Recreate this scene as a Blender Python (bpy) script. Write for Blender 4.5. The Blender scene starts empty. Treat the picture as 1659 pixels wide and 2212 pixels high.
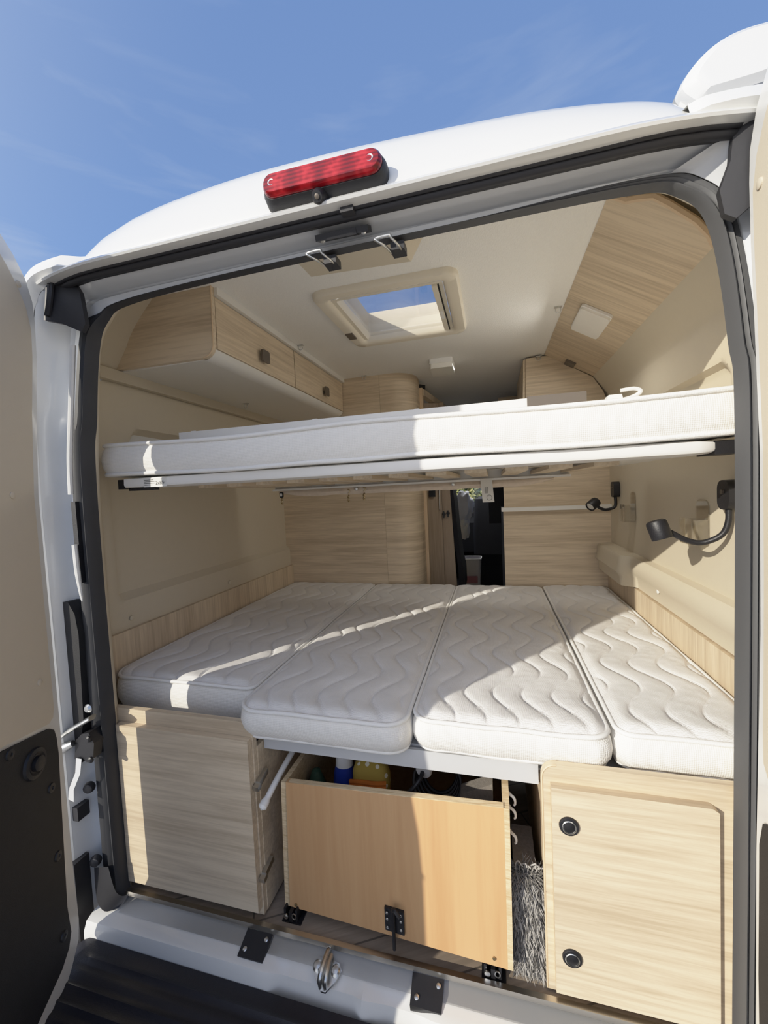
import bpy, bmesh, math, random
from mathutils import Vector, Matrix, noise
V = Vector
PI = math.pi
R = math.radians
random.seed(7)
scn = bpy.context.scene
COL = scn.collection

# ------------------------------------------------------------------ materials
def nmat(name):
    m = bpy.data.materials.new(name); m.use_nodes = True
    nt = m.node_tree; b = nt.nodes['Principled BSDF']
    return m, nt, b

def N(nt, t, **k):
    n = nt.nodes.new(t)
    for a, v in k.items():
        if a in n.inputs: n.inputs[a].default_value = v
        else: setattr(n, a, v)
    return n

def plain(name, col, rough=.5, metal=0., coat=0., spec=.5, var=.04, nscale=30., bump=0., bscale=200., stretch=(1, 1, 1)):
    m, nt, b = nmat(name)
    L = nt.links.new
    tc = N(nt, 'ShaderNodeTexCoord'); mp = N(nt, 'ShaderNodeMapping'); mp.inputs['Scale'].default_value = stretch
    L(tc.outputs['Object'], mp.inputs[0])
    no = N(nt, 'ShaderNodeTexNoise', Scale=nscale, Detail=3.)
    L(mp.outputs[0], no.inputs['Vector'])
    mx = N(nt, 'ShaderNodeMix', data_type='RGBA')
    mx.inputs[6].default_value = tuple(max(0, c*(1-var)) for c in col)+(1,)
    mx.inputs[7].default_value = tuple(min(1, c*(1+var)) for c in col)+(1,)
    L(no.outputs['Fac'], mx.inputs[0]); L(mx.outputs[2], b.inputs['Base Color'])
    b.inputs['Roughness'].default_value = rough; b.inputs['Metallic'].default_value = metal
    b.inputs['Coat Weight'].default_value = coat; b.inputs['Coat Roughness'].default_value = .05
    b.inputs['Specular IOR Level'].default_value = spec
    if bump:
        n2 = N(nt, 'ShaderNodeTexNoise', Scale=bscale, Detail=2.)
        L(mp.outputs[0], n2.inputs['Vector'])
        bp = N(nt, 'ShaderNodeBump', Strength=bump, Distance=.002)
        L(n2.outputs['Fac'], bp.inputs['Height']); L(bp.outputs[0], b.inputs['Normal'])
    return m

def wood(name, axis, light=(.695, .58, .425), dark=(.505, .405, .285), rough=.5, cross=44., rot=0.):
    m, nt, b = nmat(name); L = nt.links.new
    tc = N(nt, 'ShaderNodeTexCoord'); mp = N(nt, 'ShaderNodeMapping')
    s = [.045]*2+[1.] if axis == 'h' else [1.]*3
    if axis in 'xyz': s['xyz'.index(axis)] = .045
    mp.inputs['Scale'].default_value = s
    mr = N(nt, 'ShaderNodeMapping'); mr.inputs['Rotation'].default_value = (0, rot, 0)
    L(tc.outputs['Object'], mr.inputs[0]); L(mr.outputs[0], mp.inputs[0])
    d = N(nt, 'ShaderNodeTexNoise', Scale=6., Detail=2.)
    L(mp.outputs[0], d.inputs['Vector'])
    fine = N(nt, 'ShaderNodeTexNoise', Scale=cross*2.2, Detail=4., Roughness=.65, Distortion=.3)
    L(mp.outputs[0], fine.inputs['Vector'])
    mid = N(nt, 'ShaderNodeTexNoise', Scale=cross*.45, Detail=3., Distortion=.6)
    L(mp.outputs[0], mid.inputs['Vector'])
    a1 = N(nt, 'ShaderNodeMath', operation='MULTIPLY'); a1.inputs[1].default_value = .58
    L(fine.outputs['Fac'], a1.inputs[0])
    a2 = N(nt, 'ShaderNodeMath', operation='MULTIPLY_ADD'); a2.inputs[1].default_value = .44
    L(mid.outputs['Fac'], a2.inputs[0]); L(a1.outputs[0], a2.inputs[2])
    a3 = N(nt, 'ShaderNodeMath', operation='MULTIPLY_ADD'); a3.inputs[1].default_value = .22
    L(d.outputs['Fac'], a3.inputs[0]); L(a2.outputs[0], a3.inputs[2])
    cr = N(nt, 'ShaderNodeValToRGB')
    cr.color_ramp.elements[0].position = .50; cr.color_ramp.elements[0].color = dark+(1,)
    cr.color_ramp.elements[1].position = .72; cr.color_ramp.elements[1].color = light+(1,)
    L(a3.outputs[0], cr.inputs[0]); L(cr.outputs[0], b.inputs['Base Color'])
    bp = N(nt, 'ShaderNodeBump', Strength=.12, Distance=.001)
    L(fine.outputs['Fac'], bp.inputs['Height']); L(bp.outputs[0], b.inputs['Normal'])
    b.inputs['Roughness'].default_value = rough
    b.inputs['Specular IOR Level'].default_value = .35
    return m

def fabric(name, col, sx=900., sz=900., strength=.5, rough=.9):
    """woven knit: two crossed wave fields as bump"""
    m, nt, b = nmat(name); L = nt.links.new
    tc = N(nt, 'ShaderNodeTexCoord')
    hs = []
    for d, s in (('X', sx), ('Y', sx), ('Z', sz)):
        w = N(nt, 'ShaderNodeTexWave', wave_type='BANDS', bands_direction=d, Scale=s/20., Distortion=1.2, Detail=1.)
        w.inputs['Detail Scale'].default_value = 3.
        L(tc.outputs['Object'], w.inputs['Vector']); hs.append(w)
    a = N(nt, 'ShaderNodeMath', operation='ADD'); L(hs[0].outputs['Fac'], a.inputs[0]); L(hs[1].outputs['Fac'], a.inputs[1])
    c = N(nt, 'ShaderNodeMath', operation='ADD'); L(a.outputs[0], c.inputs[0]); L(hs[2].outputs['Fac'], c.inputs[1])
    bp = N(nt, 'ShaderNodeBump', Strength=strength, Distance=.0015)
    L(c.outputs[0], bp.inputs['Height']); L(bp.outputs[0], b.inputs['Normal'])
    no = N(nt, 'ShaderNodeTexNoise', Scale=9., Detail=4.); L(tc.outputs['Object'], no.inputs['Vector'])
    mx = N(nt, 'ShaderNodeMix', data_type='RGBA')
    mx.inputs[6].default_value = tuple(x*.94 for x in col)+(1,); mx.inputs[7].default_value = tuple(min(1, x*1.03) for x in col)+(1,)
    L(no.outputs['Fac'], mx.inputs[0]); L(mx.outputs[2], b.inputs['Base Color'])
    b.inputs['Roughness'].default_value = rough; b.inputs['Specular IOR Level'].default_value = .15
    b.inputs['Sheen Weight'].default_value = .1
    return m

def clear(name, tint=(1, 1, 1), gloss=.12, rough=.03):
    m = bpy.data.materials.new(name); m.use_nodes = True; nt = m.node_tree; nt.nodes.clear(); L = nt.links.new
    o = N(nt, 'ShaderNodeOutputMaterial'); t = N(nt, 'ShaderNodeBsdfTransparent'); t.inputs[0].default_value = tint+(1,)
    g = N(nt, 'ShaderNodeBsdfGlossy'); g.inputs['Roughness'].default_value = rough
    lw = N(nt, 'ShaderNodeLayerWeight', Blend=.25)
    ml = N(nt, 'ShaderNodeMath', operation='MULTIPLY_ADD'); ml.inputs[1].default_value = .5; ml.inputs[2].default_value = gloss*.4
    L(lw.outputs['Facing'], ml.inputs[0])
    mx = N(nt, 'ShaderNodeMixShader'); L(ml.outputs[0], mx.inputs[0]); L(t.outputs[0], mx.inputs[1]); L(g.outputs[0], mx.inputs[2]); L(mx.outputs[0], o.inputs[0])
    return m

def lens_red():
    m, nt, b = nmat('red_lens'); L = nt.links.new
    tc = N(nt, 'ShaderNodeTexCoord'); mp = N(nt, 'ShaderNodeMapping'); mp.inputs['Scale'].default_value = (1, 1, 1)
    L(tc.outputs['Object'], mp.inputs[0])
    w = N(nt, 'ShaderNodeTexWave', bands_direction='Z', Scale=38., Distortion=.2); L(mp.outputs[0], w.inputs[0])
    v = N(nt, 'ShaderNodeTexVoronoi', Scale=75.); L(mp.outputs[0], v.inputs['Vector'])
    w2 = N(nt, 'ShaderNodeTexWave', bands_direction='X', Scale=5.2, Distortion=.6); L(mp.outputs[0], w2.inputs[0])
    a = N(nt, 'ShaderNodeMath', operation='MULTIPLY'); L(v.outputs['Distance'], a.inputs[0]); L(w2.outputs['Fac'], a.inputs[1])
    a2 = N(nt, 'ShaderNodeMath', operation='MULTIPLY_ADD'); a2.inputs[1].default_value = .35
    L(w.outputs['Fac'], a2.inputs[0]); L(a.outputs[0], a2.inputs[2])
    cr = N(nt, 'ShaderNodeValToRGB'); e = cr.color_ramp.elements
    e[0].position = .0; e[0].color = (.10, .003, .008, 1); e[1].position = .9; e[1].color = (.50, .022, .03, 1)
    n = cr.color_ramp.elements.new(.35); n.color = (.24, .004, .009, 1)
    L(a2.outputs[0], cr.inputs[0]); L(cr.outputs[0], b.inputs['Base Color'])
    b.inputs['Roughness'].default_value = .16; b.inputs['Specular IOR Level'].default_value = .3; b.inputs['Coat Weight'].default_value = .35; b.inputs['Coat Roughness'].default_value = .04
    return m

M = {}
M['paint'] = plain('white_paint', (.70, .70, .68), .28, coat=.5, var=.01)
M['paint_g'] = plain('jamb_paint', (.70, .715, .73), .25, coat=.6, var=.02)
M['rubber'] = plain('black_rubber', (.022, .022, .026), .5, var=.15, nscale=12, bump=.1, bscale=90)
M['rubber_g'] = plain('dusty_rubber', (.034, .035, .039), .55, var=.2, nscale=14, bump=.1, bscale=90)
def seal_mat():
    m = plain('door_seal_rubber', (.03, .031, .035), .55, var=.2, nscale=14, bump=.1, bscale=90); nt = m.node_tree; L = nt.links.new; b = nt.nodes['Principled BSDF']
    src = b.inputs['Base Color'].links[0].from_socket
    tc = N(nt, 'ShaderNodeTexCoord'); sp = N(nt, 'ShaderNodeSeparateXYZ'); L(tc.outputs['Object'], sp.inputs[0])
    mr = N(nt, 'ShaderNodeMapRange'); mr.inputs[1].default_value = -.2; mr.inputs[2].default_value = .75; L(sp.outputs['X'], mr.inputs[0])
    mx = N(nt, 'ShaderNodeMix', data_type='RGBA'); L(mr.outputs[0], mx.inputs[0]); L(src, mx.inputs[6]); mx.inputs[7].default_value = (.092, .093, .096, 1); L(mx.outputs[2], b.inputs['Base Color'])  # rubber lightened towards the right: sunlight put into the colour
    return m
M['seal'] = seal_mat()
M['blackp'] = plain('black_plastic', (.014, .014, .017), .45, var=.2, bump=.2, bscale=400)
M['blackpanel'] = plain('black_door_panel', (.012, .012, .014), .6, var=.3, bump=.4, bscale=900)
M['blackmet'] = plain('black_metal', (.02, .02, .023), .4, metal=.3, var=.2)
M['steel'] = plain('steel', (.62, .62, .60), .3, metal=1., var=.08)
M['alu'] = plain('aluminium', (.60, .57, .52), .28, metal=1., var=.05, nscale=60, stretch=(.05, 1, 1))
M['brass'] = plain('brass', (.50, .40, .24), .35, metal=1.)
M['beige'] = plain('beige_trim', (.61, .545, .425), .62, var=.02, nscale=40, bump=.12, bscale=500)
M['beige_d'] = plain('door_beige_trim', (.60, .53, .42), .6, var=.02, bump=.12, bscale=500)
M['cream'] = plain('ceiling_cream', (.87, .86, .82), .8, var=.04, nscale=260, bump=.6, bscale=420, stretch=(1, .25, 1))
M['frame'] = plain('skylight_frame', (.76, .70, .58), .45, var=.01)
M['whitep'] = plain('white_plastic', (.80, .79, .76), .35, var=.01)
M['white_lam'] = plain('white_laminate', (.76, .745, .70), .4, var=.015)
M['lamp'] = plain('lamp_diffuser', (.82, .80, .74), .35, var=.02)
M['woodx'] = wood('pale_wood_x', 'x'); M['woodh'] = wood('pale_wood_h', 'h'); M['woodslope'] = wood('pale_wood_slope', 'x', rot=-R(30.9)); M['woody'] = wood('pale_wood_y', 'y'); M['woodz'] = wood('pale_wood_z', 'z')
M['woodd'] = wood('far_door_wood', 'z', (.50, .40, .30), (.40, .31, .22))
M['edge'] = plain('wood_edge', (.66, .50, .33), .5, var=.05)
M['ply'] = wood('plywood_face', 'z', (.60, .372, .19), (.53, .31, .15), cross=16.)
M['plyedge'] = wood('plywood_edge', 'x', (.72, .58, .38), (.50, .36, .20), cross=160.)
M['floorw'] = wood('floor_plank', 'x', (.34, .27, .20), (.17, .135, .10), cross=40.)
M['quilt'] = fabric('quilted_ticking', (.80, .785, .765), 2600, 2600, .35)
M['side'] = fabric('mattress_border', (.82, .80, .755), 1500, 1500, .3)
M['piping'] = fabric('piping_tape', (.85, .84, .81), 3000, 3000, .3)
M['knob'] = plain('knob_grey', (.16, .135, .11), .4, metal=.4)
M['greyrail'] = plain('grey_rail', (.52, .53, .54), .4, var=.02)
M['glass'] = clear('clear_glass'); M['acryl'] = clear('clear_acrylic', (.93, .91, .86), .4, .06)
M['scuff'] = clear('scuff_film', (.66, .65, .63), .3, .3)
M['red'] = lens_red()
M['bumper'] = plain('bumper_plastic', (.010, .010, .016), .5, var=.2, bump=.3, bscale=300)
M['darkcab'] = plain('dark_cab', (.018, .018, .022), .7, var=.2)
M['seat'] = plain('seat_cloth', (.02, .02, .025), .85, var=.2, bump=.2, bscale=300)
M['cloth'] = plain('white_cloth', (.72, .74, .80), .8, var=.06, nscale=12)
M['green'] = plain('green_plastic', (.03, .07, .045), .5)
M['blue'] = plain('blue_plastic', (.02, .045, .30), .3)
M['orange'] = plain('orange_cloth', (.55, .16, .02), .8, var=.2, nscale=60)
M['grey'] = plain('grey_fibre', (.36, .345, .325), .8, var=.45, nscale=70)
M['greyc'] = plain('grey_weave', (.20, .18, .16), .9, var=.3, nscale=150, bump=.5, bscale=400)
M['ink'] = plain('ink', (.03, .03, .03), .7)
M['paper'] = plain('paper', (.74, .73, .68), .7, var=.03)
M['beam'] = plain('beam_cloth', (.66, .56, .45), .75, var=.12, nscale=60, bump=.4, bscale=160)
M['pink'] = plain('pale_pink', (.5, .22, .25), .6)
M['purple'] = plain('purple_bag', (.06, .05, .14), .6)

# ------------------------------------------------------------------ mesh helpers
def BM(): return bmesh.new()

def quadface(bm, vs):
    try: return bm.faces.new(vs)
    except ValueError: return None

def bevel(bm, faces, w, seg=2):
    if w <= 0: return
    es = list({e for f in faces for e in f.edges if len(e.link_faces) == 2 and e.calc_face_angle(0) > .5})
    bmesh.ops.bevel(bm, geom=es, offset=w, segments=seg, profile=.5, affect='EDGES', clamp_overlap=True)

def hexa(bm, p, bev=0, seg=2):
    """p: 8 points, bottom loop (4) then top loop (4)"""
    v = [bm.verts.new(q) for q in p]
    fs = [bm.faces.new([v[i] for i in f]) for f in ((3, 2, 1, 0), (4, 5, 6, 7), (0, 1, 5, 4), (1, 2, 6, 5), (2, 3, 7, 6), (3, 0, 4, 7))]
    bevel(bm, fs, bev, seg); return bm

def box(bm, x0, x1, y0, y1, z0, z1, bev=0, seg=2):
    return hexa(bm, [(x0, y0, z0), (x1, y0, z0), (x1, y1, z0), (x0, y1, z0), (x0, y0, z1), (x1, y0, z1), (x1, y1, z1), (x0, y1, z1)], bev, seg)

def obox(bm, c, ax, ay, az, hx, hy, hz, bev=0, seg=2):
    c, ax, ay, az = V(c), V(ax).normalized()*hx, V(ay).normalized()*hy, V(az).normalized()*hz
    return hexa(bm, [c-ax-ay-az, c+ax-ay-az, c+ax+ay-az, c-ax+ay-az, c-ax-ay+az, c+ax-ay+az, c+ax+ay+az, c-ax+ay+az], bev, seg)

def loft(bm, rows, closed=False, cap0=False, cap1=False):
    vr = [[bm.verts.new(p) for p in r] for r in rows]
    n = len(vr[0])
    for a, b in zip(vr, vr[1:]):
        for i in range(n if closed else n-1):
            j = (i+1) % n
            quadface(bm, (a[i], a[j], b[j], b[i]))
    if cap0: quadface(bm, vr[0][::-1])
    if cap1: quadface(bm, vr[-1])
    return vr

def tube(bm, pts, r, n=8, closed=False, flat=1.):
    pts = [V(p) for p in pts]; k = len(pts)
    rs = r if isinstance(r, (list, tuple)) else [r]*k
    rows = []; up = None
    for i, p in enumerate(pts):
        if closed: t = pts[(i+1) % k]-pts[i-1]
        else: t = pts[min(i+1, k-1)]-pts[max(i-1, 0)]
        if t.length < 1e-9: t = V((0, 0, 1))
        t.normalize()
        if up is None:
            up = V((0, 0, 1)) if abs(t.z) < .9 else V((1, 0, 0))
        a = t.cross(up)
        if a.length < 1e-6: a = t.orthogonal()
        a.normalize(); b = a.cross(t).normalized(); up = b
        rows.append([p+a*math.cos(2*PI*j/n)*rs[i]+b*math.sin(2*PI*j/n)*rs[i]*flat for j in range(n)])
    if closed: rows.append(rows[0])
    if closed:
        vr = [[bm.verts.new(p) for p in rr] for rr in rows[:-1]]
        for i in range(k):
            a, b = vr[i], vr[(i+1) % k]
            for j in range(n): quadface(bm, (a[j], a[(j+1) % n], b[(j+1) % n], b[j]))
    else: loft(bm, rows, True, True, True)
    return bm

def lathe(bm, prof, o, axis=(0, 0, 1), n=24):
    """prof: [(radius, height)]"""
    a = V(axis).normalized(); u = a.orthogonal().normalized(); w = a.cross(u); o = V(o)
    rows = [[o+a*h+(u*math.cos(2*PI*j/n)+w*math.sin(2*PI*j/n))*max(rr, 1e-5) for j in range(n)] for rr, h in prof]
    loft(bm, rows, True, True, True); return bm

def prism(bm, poly, ext, bev=0, seg=2):
    """poly: 3-D points of a flat outline; ext: extrusion vector"""
    ext = V(ext); a = [bm.verts.new(p) for p in poly]; b = [bm.verts.new(V(p)+ext) for p in poly]
    fs = [bm.faces.new(a[::-1]), bm.faces.new(b)]; n = len(a)
    for i in range(n): fs.append(bm.faces.new((a[i], a[(i+1) % n], b[(i+1) % n], b[i])))
    bevel(bm, fs[:2], bev, seg); return bm

def rrect(w, h, r, n=5):
    out = []
    for cx, cy, a0 in ((w/2-r, h/2-r, 0), (-w/2+r, h/2-r, 90), (-w/2+r, -h/2+r, 180), (w/2-r, -h/2+r, 270)):
        for i in range(n+1):
            a = R(a0+90*i/n); out.append((cx+r*math.cos(a), cy+r*math.sin(a)))
    return out

def plate(bm, c, ax, ay, w, h, r, th, bev=0, n=5):
    """rounded rectangle plate centred on c (its back), thickness along ax x ay"""
    c, ax, ay = V(c), V(ax).normalized(), V(ay).normalized(); nz = ax.cross(ay)
    return prism(bm, [c+ax*a+ay*b for a, b in rrect(w, h, r, n)], nz*th, bev)

def crom(pts, n):
    """Catmull-Rom through the points, n samples per span"""
    P = [V(p) for p in pts]; out = []
    for i in range(len(P)-1):
        p0, p1, p2, p3 = P[max(i-1, 0)], P[i], P[i+1], P[min(i+2, len(P)-1)]
        for k in range(n):
            t = k/n
            out.append(.5*((2*p1)+(-p0+p2)*t+(2*p0-5*p1+4*p2-p3)*t*t+(-p0+3*p1-3*p2+p3)*t**3))
    out.append(P[-1]); return out

def grid(bm, f, nu, nv):
    return loft(bm, [[f(i/nu, j/nv) for i in range(nu+1)] for j in range(nv+1)])

def sm(t):
    t = max(0, min(1, t)); return t*t*(3-2*t)

# ------------------------------------------------------------------ objects
def thing(name, label, cat, loc=(0, 0, 0), group=None):
    o = bpy.data.objects.new(name, None); o.empty_display_size = .05; COL.objects.link(o); o.location = loc
    o['label'] = label; o['category'] = cat
    if group: o['group'] = group
    return o

def wloc(o):
    l = V(o.location)
    while o.parent: o = o.parent; l += V(o.location)
    return l

def obj(name, bm, mat, parent=None, label=None, cat=None, group=None, kind=None, smooth=True, angle=38, norm=True):
    """bm is written in world coordinates; the origin goes to the parent's base or to the mesh's own base"""
    if norm: bmesh.ops.recalc_face_normals(bm, faces=bm.faces)
    me = bpy.data.meshes.new(name)
    if parent is not None: off = wloc(parent)
    else:
        xs = [v.co for v in bm.verts]
        off = V(((min(c.x for c in xs)+max(c.x for c in xs))/2, (min(c.y for c in xs)+max(c.y for c in xs))/2, min(c.z for c in xs)))
    bmesh.ops.translate(bm, verts=bm.verts, vec=-off)
    bm.to_mesh(me); bm.free()
    if smooth:
        me.polygons.foreach_set('use_smooth', [True]*len(me.polygons)); me.set_sharp_from_angle(angle=R(angle))
    o = bpy.data.objects.new(name, me); COL.objects.link(o)
    for m in (mat if isinstance(mat, (list, tuple)) else [mat]): me.materials.append(m if not isinstance(m, str) else M[m])
    if parent is not None: o.parent = parent
    else: o.location = off
    if label: o['label'] = label
    if cat: o['category'] = cat
    if group: o['group'] = group
    if kind: o['kind'] = kind
    return o

def struct(name, bm, mat, **k): return obj(name, bm, mat, kind='structure', **k)

def copy_tree(o, delta=None, parent=None):
    c = o.copy(); COL.objects.link(c)
    if parent is not None: c.parent = parent
    if delta is not None: c.location = V(o.location)+V(delta)
    for ch in list(o.children): copy_tree(ch, None, c)
    return c

def text_bm(s, size, o, ax, ay, off=.0):
    cu = bpy.data.curves.new('t', 'FONT'); cu.body = s; cu.size = size
    ob = bpy.data.objects.new('t', cu); COL.objects.link(ob)
    dg = bpy.context.evaluated_depsgraph_get()
    me = bpy.data.meshes.new_from_object(ob.evaluated_get(dg))
    bpy.data.objects.remove(ob)
    bm = BM(); bm.from_mesh(me); bpy.data.meshes.remove(me)
    o, ax, ay = V(o), V(ax).normalized(), V(ay).normalized(); nz = ax.cross(ay)
    for v in bm.verts: v.co = o+ax*v.co.x+ay*v.co.y+nz*off
    return bm

# ================================================================== CAMERA
yaw, pit, rol = .26183190, .052918761, -.047671667
fw = V((-math.sin(yaw)*math.cos(pit), math.cos(yaw)*math.cos(pit), -math.sin(pit)))
r0 = V((math.cos(yaw), math.sin(yaw), 0)); u0 = r0.cross(fw)
rr = math.cos(rol)*r0+math.sin(rol)*u0; uu = -math.sin(rol)*r0+math.cos(rol)*u0
cd = bpy.data.cameras.new('camera'); cam = bpy.data.objects.new('camera', cd); COL.objects.link(cam)
mw = Matrix((rr, uu, -fw)).transposed().to_4x4(); mw.translation = V((.335, -.9, 1.17)); cam.matrix_world = mw
cd.sensor_fit = 'HORIZONTAL'; cd.sensor_width = 36.; cd.lens = 876.64/1659*36; cd.clip_start = .02; cd.clip_end = 500
scn.camera = cam

# ================================================================== LIGHT
SUN = V((.81, 1., -.48)).normalized()
sd = bpy.data.lights.new('sun', 'SUN'); sd.energy = 4.5; sd.color = (1, .93, .80); sd.angle = R(.53)
so = bpy.data.objects.new('sun', sd); COL.objects.link(so); so.rotation_euler = SUN.to_track_quat('-Z', 'Y').to_euler(); so.location = (-3, -4, 4)

def world():
    w = bpy.data.worlds.new('sky'); scn.world = w; w.use_nodes = True; nt = w.node_tree; nt.nodes.clear(); L = nt.links.new
    out = N(nt, 'ShaderNodeOutputWorld'); bg = N(nt, 'ShaderNodeBackground')
    tc = N(nt, 'ShaderNodeTexCoord'); sp = N(nt, 'ShaderNodeSeparateXYZ'); L(tc.outputs['Generated'], sp.inputs[0])
    cr = N(nt, 'ShaderNodeValToRGB'); e = cr.color_ramp.elements
    e[0].position = .0; e[0].color = (.50, .58, .70, 1); e[1].position = 1.; e[1].color = (.15, .26, .54, 1)
    a = e.new(.30); a.color = (.215, .37, .73, 1); a = e.new(.62); a.color = (.185, .31, .61, 1)
    L(sp.outputs['Z'], cr.inputs[0])
    # thin wisps of cirrus
    mp = N(nt, 'ShaderNodeMapping'); mp.inputs['Scale'].default_value = (1.3, 1.3, 7.); mp.inputs['Rotation'].default_value = (.0, .12, .3)
    L(tc.outputs['Generated'], mp.inputs[0])
    no = N(nt, 'ShaderNodeTexNoise', Scale=2.1, Detail=5., Roughness=.55, Distortion=.35); L(mp.outputs[0], no.inputs['Vector'])
    c2 = N(nt, 'ShaderNodeValToRGB'); c2.color_ramp.elements[0].position = .52; c2.color_ramp.elements[1].position = .92
    c2.color_ramp.elements[1].color = (.75, .75, .75, 1)
    L(no.outputs['Fac'], c2.inputs[0])
    lo = N(nt, 'ShaderNodeMapRange'); lo.inputs[1].default_value = .85; lo.inputs[2].default_value = .35; lo.inputs[3].default_value = .25; lo.inputs[4].default_value = 1.
    L(sp.outputs['Z'], lo.inputs[0])
    mm = N(nt, 'ShaderNodeMath', operation='MULTIPLY'); L(c2.outputs[0], mm.inputs[0]); L(lo.outputs[0], mm.inputs[1])
    mx = N(nt, 'ShaderNodeMix', data_type='RGBA'); L(mm.outputs[0], mx.inputs[0]); L(cr.outputs[0], mx.inputs[6]); mx.inputs[7].default_value = (.52, .60, .78, 1)
    # wide glow added round the low sun, out of view, to fill the van interior
    dp = N(nt, 'ShaderNodeVectorMath', operation='DOT_PRODUCT'); L(tc.outputs['Generated'], dp.inputs[0]); dp.inputs[1].default_value = -SUN
    mxm = N(nt, 'ShaderNodeMath', operation='MAXIMUM'); L(dp.outputs['Value'], mxm.inputs[0]); mxm.inputs[1].default_value = 0
    pw = N(nt, 'ShaderNodeMath', operation='POWER'); L(mxm.outputs[0], pw.inputs[0]); pw.inputs[1].default_value = 2.2
    hz = N(nt, 'ShaderNodeVectorMath', operation='SCALE'); hz.inputs[0].default_value = (1., .95, .88); L(pw.outputs[0], hz.inputs['Scale'])
    hk = N(nt, 'ShaderNodeVectorMath', operation='SCALE'); L(hz.outputs[0], hk.inputs[0]); hk.inputs['Scale'].default_value = 1.35
    ad = N(nt, 'ShaderNodeVectorMath', operation='ADD'); L(mx.outputs[2], ad.inputs[0]); L(hk.outputs[0], ad.inputs[1])
    L(ad.outputs[0], bg.inputs[0]); bg.inputs[1].default_value = 1.; L(bg.outputs[0], out.inputs[0])
world()
scn.view_settings.view_transform = 'Standard'; scn.view_settings.look = 'None'; scn.view_settings.exposure = 0.; scn.view_settings.gamma = 1.
vs = scn.view_settings; vs.use_curve_mapping = True; cm = vs.curve_mapping
cm.white_level = (2., 2., 2.); cv = cm.curves[3]
for a, b in ((.125, .25), (.25, .495), (.35, .67), (.5, .85), (.7, .945)): cv.points.new(a, b)
cv.points[-1].location = (1., .985); cm.update()
scn.cycles.use_denoising = True; scn.cycles.max_bounces = 10; scn.cycles.diffuse_bounces = 7; scn.cycles.transparent_max_bounces = 16
scn.cycles.sample_clamp_indirect = 6.; scn.cycles.caustics_reflective = False; scn.cycles.caustics_refractive = False

def area(name, loc, size, energy, rot=(0, 0, 0), col=(1, .97, .92)):
    d = bpy.data.lights.new(name, 'AREA'); d.energy = energy; d.size = size; d.color = col
    o = bpy.data.objects.new(name, d); COL.objects.link(o); o.location = loc; o.rotation_euler = rot
    return o

# ================================================================== GROUND
bm = BM(); box(bm, -40, 40, -40, 60, -.62, -.6)
m, nt, b = nmat('paving'); L = nt.links.new
tc = N(nt, 'ShaderNodeTexCoord'); br = N(nt, 'ShaderNodeTexBrick', Scale=3.); br.inputs['Color1'].default_value = (.56, .53, .48, 1); br.inputs['Color2'].default_value = (.50, .47, .43, 1); br.inputs['Mortar'].default_value = (.3, .28, .26, 1); br.inputs['Mortar Size'].default_value = .012
L(tc.outputs['Object'], br.inputs['Vector']); L(br.outputs['Color'], b.inputs['Base Color']); b.inputs['Roughness'].default_value = .9
struct('ground', bm, m)


# ================================================================== VAN BODY
NS = 8
INN = [(-.757, -.04), (-.757, 1.156), (-.733, 1.414), (-.703, 1.60), (-.665, 1.669), (-.591, 1.70), (-.3, 1.714), (.3, 1.717), (.60, 1.714), (.685, 1.695), (.738, 1.625), (.768, 1.42), (.779, 1.19), (.772, -.04)]
SEO = [(-.832, -.06), (-.822, 1.2), (-.790, 1.42), (-.748, 1.63), (-.705, 1.703), (-.62, 1.722), (-.3, 1.726), (.3, 1.732), (.63, 1.732), (.725, 1.706), (.772, 1.63), (.803, 1.42), (.817, 1.2), (.810, -.06)]
BOD = [(-.866, -.2), (-.866, 1.2), (-.852, 1.5), (-.83, 1.68), (-.80, 1.735), (-.74, 1.750), (-.3, 1.752), (.3, 1.752), (.72, 1.752), (.80, 1.738), (.832, 1.68), (.855, 1.5), (.866, 1.2), (.866, -.2)]
def curve(pts): return [(p.x, p.y) for p in crom([(a, b, 0) for a, b in pts], NS)]
cI, cS, cB = curve(INN), curve(SEO), curve(BOD)
NP = len(cI)
def lerp(a, b, t): return (a[0]+(b[0]-a[0])*t, a[1]+(b[1]-a[1])*t)

van = thing('camper_van', 'white camper van rear body framing the open back doorway', 'van', (0, 0, -.6))
bm = BM()
st = [(0, .014), (.04, .004), (.07, -.012), (.16, -.022), (.27, -.018), (.33, -.006), (.40, -.012), (.56, -.016), (.64, -.006), (.72, -.010), (.92, -.010), (1., -.002)]
def ST(i):   # how much of the flange the rubber covers: only the inner half along the header
    x, z = cI[i]
    if z < 1.62: return 1.
    return 1-.70*sm((x+.70)/.05)*sm((.66-x)/.42)
def HB(i): return 1-.55*sm((cI[i][1]-1.6)/.1)
loft(bm, [[(lerp(cI[i], cS[i], t*ST(i))[0], y*HB(i) if t > .05 else y, lerp(cI[i], cS[i], t*ST(i))[1]) for i in range(NP)] for t, y in st])
cS0 = cS; cS = [lerp(cI[i], cS0[i], ST(i)) for i in range(NP)]
obj('door_seal', bm, 'seal', van, label='dusty black rubber door seal, right side coloured lighter as if sunlit')
bm = BM()   # jamb: painted channel between seal and outer skin
st = [(0, -.004), (.10, .014), (.25, .016), (.36, .008), (.48, .014), (.62, .012), (.78, -.012), (.92, -.05), (1., -.06)]
loft(bm, [[cS[i][:1]+(-.003,)+cS[i][1:] for i in range(NP)]]+[[(lerp(cS0[i], cB[i], t)[0], y if cS0[i][0] < .5 or cS0[i][1] > 1.73 else -.004-.056*t, lerp(cS0[i], cB[i], t)[1]) for i in range(NP)] for t, y in st])
obj('door_jamb', bm, 'paint_g', van, label='painted door jamb channel')
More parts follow.
